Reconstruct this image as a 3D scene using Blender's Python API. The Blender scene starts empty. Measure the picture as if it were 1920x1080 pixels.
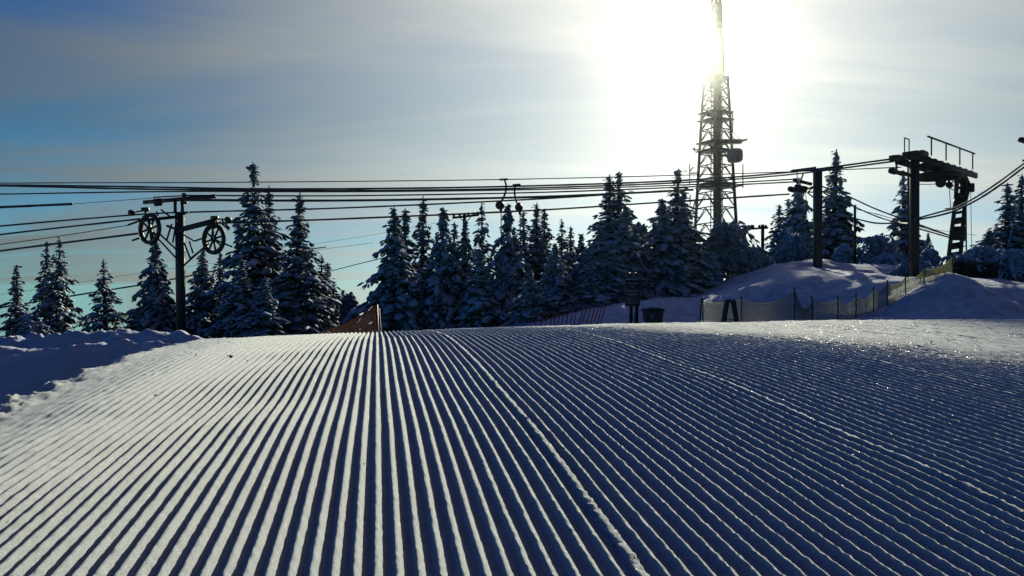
import bpy, math, random
import numpy as np
from mathutils import Vector

# ------------------------------------------------------------------ camera, sky, sun, exposure
F, HOR, EYE = 1450.0, 560.0, 1.0            # focal length in photo pixels, eye-level row, eye height
sc = bpy.context.scene
col = sc.collection
cam = bpy.data.cameras.new('camera'); cam_o = bpy.data.objects.new('camera', cam); col.objects.link(cam_o)
cam.sensor_width = 36.0; cam.lens = 36.0 * F / 1920.0
cam.shift_y = (HOR - 540.0) / 1920.0
cam.clip_start = 0.05; cam.clip_end = 20000
cam_o.location = (0, 0, EYE); cam_o.rotation_euler = (math.radians(90), 0, 0)
sc.camera = cam_o

S = Vector(((1305 - 960) / F, 1.0, (HOR - 92) / F)).normalized()
SUN_EL = math.asin(S.z); SUN_AZ = math.atan2(S.x, S.y)

world = bpy.data.worlds.new('World'); sc.world = world; world.use_nodes = True
wt = world.node_tree; wt.nodes.clear()
def wn(t, **k):
    n = wt.nodes.new(t)
    for a, b in k.items(): setattr(n, a, b)
    return n
def wm(op, a, b=None, c=None, clamp=False):
    n = wn('ShaderNodeMath', operation=op); n.use_clamp = clamp
    for i, x in enumerate((a, b, c)):
        if x is None: continue
        if isinstance(x, (int, float)): n.inputs[i].default_value = x
        else: wt.links.new(x, n.inputs[i])
    return n.outputs[0]
def wmix(fac, a, b):
    n = wn('ShaderNodeMix', data_type='RGBA')
    for s, x in ((0, fac), (6, a), (7, b)):
        if isinstance(x, (int, float)): n.inputs[s].default_value = x
        elif isinstance(x, tuple): n.inputs[s].default_value = (*x, 1)
        else: wt.links.new(x, n.inputs[s])
    return n.outputs[2]
tc = wn('ShaderNodeTexCoord')
sep = wn('ShaderNodeSeparateXYZ'); wt.links.new(tc.outputs['Generated'], sep.inputs[0])
zc = wm('MAXIMUM', sep.outputs[2], 0.012)
cmb = wn('ShaderNodeCombineXYZ')
wt.links.new(sep.outputs[0], cmb.inputs[0]); wt.links.new(sep.outputs[1], cmb.inputs[1]); wt.links.new(zc, cmb.inputs[2])
nrm = wn('ShaderNodeVectorMath', operation='NORMALIZE'); wt.links.new(cmb.outputs[0], nrm.inputs[0])
sky = wn('ShaderNodeTexSky', sky_type='NISHITA', sun_disc=False)
sky.sun_elevation = SUN_EL; sky.sun_rotation = SUN_AZ
sky.altitude = 500; sky.air_density = 1.0; sky.dust_density = 0.0; sky.ozone_density = 8.0
wt.links.new(nrm.outputs[0], sky.inputs[0])
# thin high cloud: streaks on a flat layer, lit through by the sun (forward scattering, brightest round the sun)
dot = wn('ShaderNodeVectorMath', operation='DOT_PRODUCT'); wt.links.new(nrm.outputs[0], dot.inputs[0])
dot.inputs[1].default_value = S
mu = dot.outputs['Value']
def hg(g):
    den = wm('POWER', wm('MULTIPLY_ADD', mu, -2 * g, 1 + g * g), 1.5)
    return wm('DIVIDE', (1 - g * g), den)
zz = wm('ADD', zc, 0.10)
px_ = wm('DIVIDE', sep.outputs[0], zz); py_ = wm('DIVIDE', sep.outputs[1], zz)
pc = wn('ShaderNodeCombineXYZ'); wt.links.new(px_, pc.inputs[0]); wt.links.new(py_, pc.inputs[1])
mp = wn('ShaderNodeMapping'); mp.inputs['Rotation'].default_value = (0, 0, math.radians(14)); mp.inputs['Scale'].default_value = (0.34, 1.0, 1); mp.inputs['Location'].default_value = (3.1, 0.7, 0)
wt.links.new(pc.outputs[0], mp.inputs[0])
n1 = wn('ShaderNodeTexNoise'); n1.inputs['Scale'].default_value = 1.05; n1.inputs['Detail'].default_value = 7; n1.inputs['Roughness'].default_value = 0.55; n1.inputs['Distortion'].default_value = 0.5
wt.links.new(mp.outputs[0], n1.inputs['Vector'])
mr = wn('ShaderNodeMapRange', interpolation_type='SMOOTHSTEP')
mr.inputs['From Min'].default_value = 0.30; mr.inputs['From Max'].default_value = 0.72
wt.links.new(n1.outputs['Fac'], mr.inputs['Value'])
# the cloud sheet thins out towards the left, where the clear sky begins
edge_ = wn('ShaderNodeMapRange', interpolation_type='SMOOTHSTEP'); edge_.inputs['From Min'].default_value = -0.82; edge_.inputs['From Max'].default_value = -0.36
wt.links.new(wm('MULTIPLY_ADD', n1.outputs['Fac'], 0.55, wm('MULTIPLY_ADD', zc, -0.6, wm('ADD', sep.outputs[0], -0.185))), edge_.inputs['Value'])
VEIL = wm('MULTIPLY_ADD', edge_.outputs[0], wm('MULTIPLY_ADD', mr.outputs[0], 0.36, 0.52), 0.09)
def vscale(c, f):
    n = wn('ShaderNodeVectorMath', operation='SCALE'); n.inputs[0].default_value = c; wt.links.new(f, n.inputs['Scale']); return n.outputs[0]
# the sheet is seen through more of its depth low down, so it is brighter there
slant = wm('ADD', wm('DIVIDE', 0.045, wm('ADD', zc, 0.06)), 0.92)
h67 = hg(0.67)
CLA = vscale((0.68, 0.73, 0.67), wm('MULTIPLY', wm('DIVIDE', h67, wm('MULTIPLY_ADD', h67, 1 / 30, 1.0)), slant))
CLB = vscale((0.030, 0.018, 0.006), hg(0.90))
CLC = vscale((0.002, 0.002, 0.0015), hg(0.97))
CL0 = wn('ShaderNodeVectorMath', operation='ADD'); wt.links.new(CLA, CL0.inputs[0]); wt.links.new(CLB, CL0.inputs[1])
CL = wn('ShaderNodeVectorMath', operation='ADD'); wt.links.new(CL0.outputs[0], CL.inputs[0]); wt.links.new(CLC, CL.inputs[1])
# clear sky: pale and greenish low down, deepening to blue overhead
rp = wn('ShaderNodeValToRGB'); wt.links.new(zc, rp.inputs['Fac'])
rp.color_ramp.elements[0].position = 0.02; rp.color_ramp.elements[0].color = (0.36, 0.84, 0.80, 1)
rp.color_ramp.elements[1].position = 0.75; rp.color_ramp.elements[1].color = (0.02, 0.14, 0.62, 1)
e_ = rp.color_ramp.elements.new(0.20); e_.color = (0.06, 0.40, 0.38, 1)
tcol = rp.outputs[0]
tint = wn('ShaderNodeVectorMath', operation='MULTIPLY'); wt.links.new(sky.outputs[0], tint.inputs[0]); wt.links.new(tcol, tint.inputs[1])
out_c = wmix(VEIL, tint.outputs[0], CL.outputs[0])
bg = wn('ShaderNodeBackground'); bg.inputs['Strength'].default_value = 0.10
wt.links.new(out_c, bg.inputs['Color'])
wo = wn('ShaderNodeOutputWorld'); wt.links.new(bg.outputs[0], wo.inputs['Surface'])

sun = bpy.data.lights.new('sun', 'SUN'); sun.energy = 5.0; sun.angle = math.radians(0.53); sun.color = (1.0, 0.96, 0.70)
sun_o = bpy.data.objects.new('sun', sun); col.objects.link(sun_o)
sun_o.rotation_euler = (-S).to_track_quat('-Z', 'Y').to_euler(); sun_o.location = (10, 40, 30)

vs = sc.view_settings
sc.display_settings.display_device = 'sRGB'
vs.view_transform = 'Standard'; vs.look = 'None'; vs.gamma = 1.0; vs.use_curve_mapping = False; vs.exposure = 0.58
sc.cycles.max_bounces = 6; sc.cycles.diffuse_bounces = 0; sc.cycles.glossy_bounces = 2; sc.cycles.transmission_bounces = 3
sc.cycles.transparent_max_bounces = 6; sc.cycles.volume_bounces = 0
sc.cycles.use_denoising = True; sc.cycles.denoising_input_passes = 'RGB_ALBEDO_NORMAL'; sc.cycles.denoising_prefilter = 'ACCURATE'; sc.cycles.use_adaptive_sampling = False

# ------------------------------------------------------------------ helpers
rng = np.random.default_rng(7)
random.seed(7)
def P(px, py, d):
    """A point d metres ahead, at a photo pixel."""
    return np.array([(px - 960.0) / F * d, d, EYE + (HOR - py) / F * d])
def smooth(t):
    t = np.clip(t, 0, 1); return t * t * (3 - 2 * t)
def sstep(x, a, b): return smooth((np.asarray(x, float) - a) / (b - a))
_perm = rng.permutation(4096)
_val = rng.random(4096) * 2 - 1
def vnoise(x, y):
    x = np.asarray(x, float); y = np.asarray(y, float)
    xi = np.floor(x).astype(np.int64); yi = np.floor(y).astype(np.int64)
    fx = x - xi; fy = y - yi
    fx = fx * fx * fx * (fx * (fx * 6 - 15) + 10); fy = fy * fy * fy * (fy * (fy * 6 - 15) + 10)
    def h(a, b): return _val[_perm[(_perm[a & 4095] + b) & 4095]]
    a = h(xi, yi); b = h(xi + 1, yi); c = h(xi, yi + 1); d = h(xi + 1, yi + 1)
    return (a * (1 - fx) + b * fx) * (1 - fy) + (c * (1 - fx) + d * fx) * fy
def fbm(x, y, o=4, g=0.5):
    s = 0; a = 1.0
    for i in range(o):
        s = s + a * vnoise(x * 2 ** i + 17.3 * i, y * 2 ** i - 9.1 * i); a *= g
    return s
def mesh_from(name, V, faces, smooth_shade=False, mats=()):
    """V (n,3); faces: one (m,k) array or a list of such arrays."""
    me = bpy.data.meshes.new(name)
    if isinstance(faces, np.ndarray): faces = [faces]
    V = np.asarray(V, np.float32)
    me.vertices.add(len(V)); me.vertices.foreach_set('co', V.ravel())
    nl = sum(f.size for f in faces); nf = sum(len(f) for f in faces)
    me.loops.add(nl); me.polygons.add(nf)
    me.loops.foreach_set('vertex_index', np.concatenate([f.ravel() for f in faces]).astype(np.int32))
    st = []; o = 0
    for f in faces:
        st.append(o + np.arange(len(f)) * f.shape[1]); o += f.size
    me.polygons.foreach_set('loop_start', np.concatenate(st).astype(np.int32))
    if smooth_shade: me.polygons.foreach_set('use_smooth', np.ones(nf, bool))
    for m in mats: me.materials.append(m)
    me.update(calc_edges=True); me.validate()
    return me
def grid_faces(n, m):
    i = np.arange(n * m).reshape(n, m)
    return np.stack([i[:-1, :-1], i[:-1, 1:], i[1:, 1:], i[1:, :-1]], -1).reshape(-1, 4)
def link(name, me, parent=None, loc=None):
    o = bpy.data.objects.new(name, me); col.objects.link(o)
    if parent is not None: o.parent = parent
    if loc is not None: o.location = loc
    return o
def tag(o, label=None, cat=None, group=None, kind=None):
    if label: o['label'] = label
    if cat: o['category'] = cat
    if group: o['group'] = group
    if kind: o['kind'] = kind
    return o
def frame(d):
    d = np.asarray(d, float); d = d / np.linalg.norm(d)
    up = np.array([0, 0, 1.0]) if abs(d[2]) < .95 else np.array([0, 1.0, 0])
    s = np.cross(d, up); s /= np.linalg.norm(s); t = np.cross(s, d)
    return d, s, t
def tube(pts, r, sides=6, cap=True):
    pts = np.asarray(pts, float); n = len(pts)
    r = np.broadcast_to(np.asarray(r, float), (n,))
    tan = np.gradient(pts, axis=0)
    V = []
    for i in range(n):
        d, s, t = frame(tan[i])
        a = np.arange(sides) / sides * 2 * math.pi
        V.append(pts[i] + r[i] * (np.cos(a)[:, None] * s + np.sin(a)[:, None] * t))
    V = np.concatenate(V)
    idx = np.arange(n * sides).reshape(n, sides); nx = np.roll(idx, -1, 1)
    Q = np.stack([idx[:-1], nx[:-1], nx[1:], idx[1:]], -1).reshape(-1, 4)
    fs = [Q]
    if cap: fs.append(np.stack([idx[0][::-1], idx[-1]]))
    return V, fs
def boxv(c, ex, ey, ez):
    """box about c with half-extent vectors"""
    c, ex, ey, ez = map(lambda a: np.asarray(a, float), (c, ex, ey, ez))
    V = np.array([c + i * ex + j * ey + k * ez for i in (-1, 1) for j in (-1, 1) for k in (-1, 1)])
    Q = np.array([[0, 1, 3, 2], [4, 6, 7, 5], [0, 4, 5, 1], [2, 3, 7, 6], [0, 2, 6, 4], [1, 5, 7, 3]])
    return V, [Q]
class MB:
    """collects shapes of ONE part"""
    def __init__(s): s.V = []; s.F = {}; s.n = 0
    def add(s, VF):
        V, fs = VF
        for f in fs: s.F.setdefault(f.shape[1], []).append(f + s.n)
        s.V.append(V); s.n += len(V); return s
    def mesh(s, name, mat, origin=(0, 0, 0), sm=False):
        V = np.concatenate(s.V) - np.asarray(origin)
        return mesh_from(name, V, [np.concatenate(f) for f in s.F.values()], sm, (mat,))
class Thing:
    def __init__(s, name, label, cat, base, group=None):
        s.base = np.asarray(base, float)
        s.o = bpy.data.objects.new(name, None); col.objects.link(s.o)
        s.o.location = s.base; s.o.empty_display_size = .2
        tag(s.o, label, cat, group)
    def part(s, name, VF, mat, sm=False, parent=None, label=None):
        mb = VF if isinstance(VF, MB) else MB().add(VF)
        o = link(name, mb.mesh(name, mat, s.base, sm), parent or s.o)
        if label: o['label'] = label
        return o
    def rod(s, name, a, b, r, mat, sides=6, parent=None):
        return s.part(name, tube([a, b], r, sides), mat, sides > 7, parent)
    def box(s, name, c, ex, ey, ez, mat, parent=None, bevel=.12):
        o = s.part(name, boxv(c, ex, ey, ez), mat, parent=parent)
        if bevel:
            m = o.modifiers.new('bevel', 'BEVEL'); m.segments = 1
            m.width = bevel * 2 * min(np.linalg.norm(ex), np.linalg.norm(ey), np.linalg.norm(ez))
        return o
def beam(a, b, w, h):
    a = np.asarray(a, float); b = np.asarray(b, float)
    d, s, t = frame(b - a)
    return boxv((a + b) / 2, (b - a) / 2, s * w / 2, t * h / 2)
def lathe(c, axis, prof, sides=16):
    """prof: (offset along axis, radius)"""
    d, s, t = frame(axis); c = np.asarray(c, float)
    a = np.arange(sides) / sides * 2 * math.pi
    ring = np.cos(a)[:, None] * s + np.sin(a)[:, None] * t
    V = np.concatenate([c + d * o + ring * max(r, 1e-4) for o, r in prof])
    idx = np.arange(len(prof) * sides).reshape(len(prof), sides); nx = np.roll(idx, -1, 1)
    return V, [np.stack([idx[:-1], nx[:-1], nx[1:], idx[1:]], -1).reshape(-1, 4), np.stack([idx[0][::-1], idx[-1]])]
def torus(c, axis, R, r, n=28, m=6, flat=1.0):
    d, s, t = frame(axis); c = np.asarray(c, float)
    A = np.arange(n) / n * 2 * math.pi; B = np.arange(m) / m * 2 * math.pi + .4
    A, B = np.meshgrid(A, B, indexing='ij'); A = A[..., None]; B = B[..., None]
    rad = np.cos(A) * s + np.sin(A) * t
    V = (c + rad * (R + r * np.cos(B)) + d * r * flat * np.sin(B)).reshape(-1, 3)
    i = np.arange(n * m).reshape(n, m); j = np.roll(i, -1, 0)
    return V, [np.stack([i, np.roll(i, -1, 1), np.roll(j, -1, 1), j], -1).reshape(-1, 4)]

# ------------------------------------------------------------------ materials
def mat(name, base, rough=.6, var=.25, scale=6.0, metal=0.0, bump=0.0, bscale=30.0, spec=.4, frost=0.0, fscale=9.0):
    m = bpy.data.materials.new(name); m.use_nodes = True; nt = m.node_tree
    b = nt.nodes['Principled BSDF']; L = nt.links.new
    b.inputs['Roughness'].default_value = rough; b.inputs['Metallic'].default_value = metal
    b.inputs['Specular IOR Level'].default_value = spec
    t = nt.nodes.new('ShaderNodeTexCoord')
    n = nt.nodes.new('ShaderNodeTexNoise'); n.inputs['Scale'].default_value = scale; n.inputs['Detail'].default_value = 5
    L(t.outputs['Object'], n.inputs['Vector'])
    r = nt.nodes.new('ShaderNodeValToRGB'); L(n.outputs['Fac'], r.inputs['Fac'])
    r.color_ramp.elements[0].position = .3; r.color_ramp.elements[1].position = .7
    r.color_ramp.elements[0].color = (*[c * (1 - var) for c in base], 1)
    r.color_ramp.elements[1].color = (*[min(1, c * (1 + var)) for c in base], 1)
    src = r.outputs[0]
    if frost:
        # rime clings to whatever faces up
        g = nt.nodes.new('ShaderNodeNewGeometry'); sx = nt.nodes.new('ShaderNodeSeparateXYZ'); L(g.outputs['Normal'], sx.inputs[0])
        n2 = nt.nodes.new('ShaderNodeTexNoise'); n2.inputs['Scale'].default_value = fscale; n2.inputs['Detail'].default_value = 3; L(t.outputs['Object'], n2.inputs['Vector'])
        a = nt.nodes.new('ShaderNodeMath'); a.operation = 'MULTIPLY_ADD'; L(n2.outputs['Fac'], a.inputs[0]); a.inputs[1].default_value = 1.6; a.inputs[2].default_value = -1.3 + frost
        a2 = nt.nodes.new('ShaderNodeMath'); a2.operation = 'ADD'; a2.use_clamp = True; L(a.outputs[0], a2.inputs[0]); L(sx.outputs[2], a2.inputs[1])
        mx = nt.nodes.new('ShaderNodeMix'); mx.data_type = 'RGBA'; L(a2.outputs[0], mx.inputs[0]); L(src, mx.inputs[6]); mx.inputs[7].default_value = (.72, .76, .8, 1)
        src = mx.outputs[2]
    L(src, b.inputs['Base Color'])
    if bump:
        n3 = nt.nodes.new('ShaderNodeTexNoise'); n3.inputs['Scale'].default_value = bscale; n3.inputs['Detail'].default_value = 4; L(t.outputs['Object'], n3.inputs['Vector'])
        bp = nt.nodes.new('ShaderNodeBump'); bp.inputs['Strength'].default_value = bump; bp.inputs['Distance'].default_value = .02
        L(n3.outputs['Fac'], bp.inputs['Height']); L(bp.outputs[0], b.inputs['Normal'])
    return m
def snow_mat(name, base, grain, grain_d, glint_scale, glint):
    m = bpy.data.materials.new(name); m.use_nodes = True; nt = m.node_tree; L = nt.links.new
    b = nt.nodes['Principled BSDF']
    b.inputs['Roughness'].default_value = .9; b.inputs['Specular IOR Level'].default_value = .05
    t = nt.nodes.new('ShaderNodeTexCoord')
    n = nt.nodes.new('ShaderNodeTexNoise'); n.inputs['Scale'].default_value = 2.3; n.inputs['Detail'].default_value = 6
    L(t.outputs['Object'], n.inputs['Vector'])
    r = nt.nodes.new('ShaderNodeValToRGB'); L(n.outputs['Fac'], r.inputs['Fac'])
    r.color_ramp.elements[0].position = .25; r.color_ramp.elements[1].position = .75
    r.color_ramp.elements[0].color = (*[c * .94 for c in base], 1); r.color_ramp.elements[1].color = (*base, 1)
    nf = nt.nodes.new('ShaderNodeTexNoise'); nf.inputs['Scale'].default_value = grain * .9; nf.inputs['Detail'].default_value = 3; L(t.outputs['Object'], nf.inputs['Vector'])
    mr_ = nt.nodes.new('ShaderNodeMapRange'); mr_.inputs['From Min'].default_value = .3; mr_.inputs['From Max'].default_value = .7; mr_.inputs['To Min'].default_value = .68; mr_.inputs['To Max'].default_value = 1.04; L(nf.outputs['Fac'], mr_.inputs['Value'])
    ml = nt.nodes.new('ShaderNodeVectorMath'); ml.operation = 'SCALE'; L(r.outputs[0], ml.inputs[0]); L(mr_.outputs[0], ml.inputs['Scale'])
    L(ml.outputs[0], b.inputs['Base Color'])
    nb = nt.nodes.new('ShaderNodeTexNoise'); nb.inputs['Scale'].default_value = grain; nb.inputs['Detail'].default_value = 5; nb.inputs['Roughness'].default_value = .7
    L(t.outputs['Object'], nb.inputs['Vector'])
    bp = nt.nodes.new('ShaderNodeBump'); bp.inputs['Strength'].default_value = .8; bp.inputs['Distance'].default_value = grain_d
    L(nb.outputs['Fac'], bp.inputs['Height']); L(bp.outputs[0], b.inputs['Normal'])
    if glint:
        v = nt.nodes.new('ShaderNodeTexVoronoi'); v.inputs['Scale'].default_value = glint_scale; L(t.outputs['Object'], v.inputs['Vector'])
        s1 = nt.nodes.new('ShaderNodeVectorMath'); s1.operation = 'MULTIPLY_ADD'; L(v.outputs['Color'], s1.inputs[0]); s1.inputs[1].default_value = (3.6,) * 3; s1.inputs[2].default_value = (-1.8,) * 3
        g = nt.nodes.new('ShaderNodeNewGeometry')
        s2 = nt.nodes.new('ShaderNodeVectorMath'); s2.operation = 'ADD'; L(s1.outputs[0], s2.inputs[0]); L(g.outputs['Normal'], s2.inputs[1])
        s3 = nt.nodes.new('ShaderNodeVectorMath'); s3.operation = 'NORMALIZE'; L(s2.outputs[0], s3.inputs[0])
        b.inputs['Coat Weight'].default_value = glint; b.inputs['Coat Roughness'].default_value = .10; b.inputs['Coat IOR'].default_value = 1.25
        L(s3.outputs[0], b.inputs['Coat Normal'])
    return m
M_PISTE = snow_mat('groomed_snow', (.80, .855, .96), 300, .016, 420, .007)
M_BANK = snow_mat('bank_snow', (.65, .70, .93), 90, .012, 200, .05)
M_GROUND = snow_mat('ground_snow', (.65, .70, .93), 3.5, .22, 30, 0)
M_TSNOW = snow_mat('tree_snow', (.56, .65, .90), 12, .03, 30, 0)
M_NEEDLE = mat('spruce_needles', (.06, .08, .09), .8, .5, 5, spec=.1, frost=.65, fscale=7)
M_BARK = mat('bark', (.06, .045, .035), .9, .4, 9, spec=.1, frost=.1)
M_TWIG = mat('frosted_twig', (.35, .38, .42), .8, .35, 8, spec=.1, frost=.6)
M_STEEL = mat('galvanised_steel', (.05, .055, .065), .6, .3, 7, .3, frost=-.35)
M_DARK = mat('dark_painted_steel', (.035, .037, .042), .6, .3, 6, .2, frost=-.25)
M_ROPE = mat('iced_rope', (.09, .10, .12), .7, .3, 20, .0, frost=-.05, fscale=14)
M_THIN = mat('bare_rope', (.04, .04, .045), .6, .3, 20, .3)
M_WOOD = mat('tarred_pole_wood', (.05, .04, .034), .85, .4, 12, spec=.15, frost=-.2)
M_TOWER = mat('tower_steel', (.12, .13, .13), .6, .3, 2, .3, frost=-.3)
M_DISH = mat('dish_cover', (.13, .14, .15), .6, .2, 2)
M_RED = mat('red_plastic_pole', (.5, .03, .04), .5, .3, 10)
M_SIGN = mat('sign_blue_paint', (.018, .024, .06), .45, .2, 5)
M_TEXT = mat('sign_white_paint', (.85, .86, .88), .6, .1, 8)
M_BIN = mat('bin_plastic', (.035, .045, .05), .55, .25, 6)
M_LABEL = mat('bin_label_print', (.22, .25, .3), .6, .3, 40)
M_CONC = mat('concrete', (.2, .2, .2), .9, .2, 6, frost=.2)

# ------------------------------------------------------------------ the lie of the land
GA = math.atan2(706 - 960, F)                       # heading of the grooming tracks
gx, gy = math.sin(GA), math.cos(GA)
W = 0.040                                           # rib spacing
def uv(x, y): return x * gx + y * gy, x * gy - y * gx
def xy(u, v): return u * gx + v * gy, u * gy - v * gx
def ip(x, pts):
    a, b = zip(*pts); return np.interp(x, a, b)
RID_A = [(-9, 9.2), (-5.3, 8.1), (-3.6, 8.0), (-2.6, 8.1), (0, 8.6)]
RID_B = [(-11, 11.2), (-6.3, 9.9), (-4.2, 9.5), (-3.0, 9.2), (0, 9.4)]
def H(x, y, detail=True):
    """height above eye-level datum plus EYE"""
    x = np.asarray(x, float); y = np.asarray(y, float)
    u, v = uv(x, y)
    uu = np.minimum(u, 10.0)
    z = -.687 + .11 * uu - .0125 * np.maximum(0, uu - 1.3) ** 2 + np.where(u > 10, -.1075 * (u - 10), 0)
    z = z + .10 * np.tanh(v / 2.0) * np.where(v < 0, 1 - .6 * sstep(u, 3, 7), 1)
    # left of the groomed strip the ground drops
    dl = sstep(-v, 1.42, 2.3)
    z = z - .85 * dl
    # far ground by bearing
    yy = np.maximum(y, 6.0)
    px = 960 + F * x / yy
    base = ip(px, [(-900, -2.8), (0, -2.5), (500, -2.2), (900, -1.75), (1080, -1.35), (1250, -.95), (1500, -.78), (3200, -.8)])
    top = ip(px, [(-900, -2.8), (500, -2.2), (760, -1.9), (900, -1.5), (1000, -.75), (1100, -.1), (1180, .28), (1300, .42), (1400, 1.25), (1450, 1.8), (1530, 2.05), (1620, 1.8), (1750, 1.65), (1850, 1.5), (1950, 1.2), (2400, .9), (3200, .5)])
    far = base + (top - base) * ip(yy + .5 * np.sin(x * .7), [(25, 0), (26.2, .06), (28.8, .52), (29.5, .60), (36, .75), (37, .81), (39.0, .98), (40.5, 1)])
    # beyond, the hill top falls away to the valley
    fall = ip(px, [(0, 46), (900, 60), (1250, 135), (2200, 135)])
    dd = np.maximum(0, np.hypot(x, y) - fall)
    far = far - np.minimum(dd * .11, 30 + dd * .05)
    w = sstep(u, 9.0, 19.0) 
    z = z * (1 - w) + far * w
    # heap of pushed-up snow with the fence on its flank
    dx = x - 14.35; dy = y - 25.2
    d = np.hypot(np.where(dx < 0, dx / 4.1, dx / 2.9), np.where(dy < 0, dy / 3.4, dy / 5.0))
    z = z + 1.9 * (np.sqrt(np.maximum(0, 1 - d) ** 2 + .012) - .1095) * (d < 1.0)
    if detail:
        fw = sstep(y, 13, 22) * (1 - sstep(y, 90, 200))
        z = z + fw * (.09 * fbm(x * .45, y * .45, 3) + .045 * fbm(x * 1.6 + 5, y * 1.6, 3))
    # windrows at the left
    near_l = (x < -1.6) & (y < 16) & (v < -1.5)
    if np.any(near_l):
        wob = .22 * fbm(x * .8, y * .3, 3)
        ra = y - ip(x, RID_A) - wob; rb = y - ip(x, RID_B) - .8 * wob
        ca = ip(x, [(-9, -.64), (-5.3, -.57), (-3.7, -.48), (-3.2, -.62), (-2.6, -1.0)]) + .03 * fbm(x * 1.9, y * .4, 3)
        cb = ip(x, [(-11, -.62), (-6.3, -.55), (-4.5, -.43), (-3.95, -.45), (-3.4, -.62), (-2.7, -1.0)]) + .035 * fbm(x * 1.6 + 4, y * .4, 3)
        za = ca + .06 - np.where(ra < 0, .80, .30) * np.sqrt(ra * ra + .006)
        zb = cb + .06 - np.where(rb < 0, .80, .22) * np.sqrt(rb * rb + .006)
        z = np.where(near_l, np.maximum(z, np.maximum(za, zb)), z)
    return z + EYE
def clods(x, y, s, k=.5):
    """rounded lumps: a cellular height, 0..1"""
    X = x / s; Y = y / s
    xi = np.floor(X).astype(np.int64); yi = np.floor(Y).astype(np.int64)
    best = np.zeros_like(X)
    for i in (-1, 0, 1):
        for j in (-1, 0, 1):
            a = xi + i; b = yi + j
            h1 = _val[_perm[(_perm[a & 4095] + b) & 4095]]; h2 = _val[_perm[(_perm[(a + 77) & 4095] + b) & 4095]]; h3 = _val[_perm[(_perm[(a + 191) & 4095] + b) & 4095]]
            cx = a + .5 + .4 * h1; cy = b + .5 + .4 * h2; r = .38 + .3 * h3
            d2 = ((X - cx) ** 2 + (Y - cy) ** 2) / np.maximum(r, .05) ** 2
            best = np.maximum(best, np.where(r > .25, np.sqrt(np.maximum(0, 1 - d2)) * r, 0))
    return best * s
def rough(x, y):
    """broken snow left of the groomed strip"""
    u, v = uv(x, y)
    e = sstep(-v, 1.30, 1.55)
    band = e * (1 - sstep(-v, 2.1, 2.7))
    near = 1 - .65 * sstep(u, 3.4, 5.0)
    z = band * near * (.035 * fbm(x * 9, y * 9, 3) + .5 * clods(x, y, .09) + .5 * clods(x + 5, y, .045) + .03 * fbm(x * 3, y * 3, 2))
    rid = sstep(-v, 2.0, 2.6)
    ra = y - ip(x, RID_A); rb = y - ip(x, RID_B)
    top = np.exp(-((ra - .1) / .22) ** 2) * .7 + np.exp(-((rb - .1) / .35) ** 2)
    z = z + rid * (top * (.38 * clods(x + 3, y, .24) + .5 * clods(x, y + 7, .12) + .4 * clods(x + 4, y + 2, .07)) + .022 * fbm(x * 5, y * 5, 4) + .010 * np.abs(fbm(x * 16, y * 16, 2)))
    return z

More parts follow.
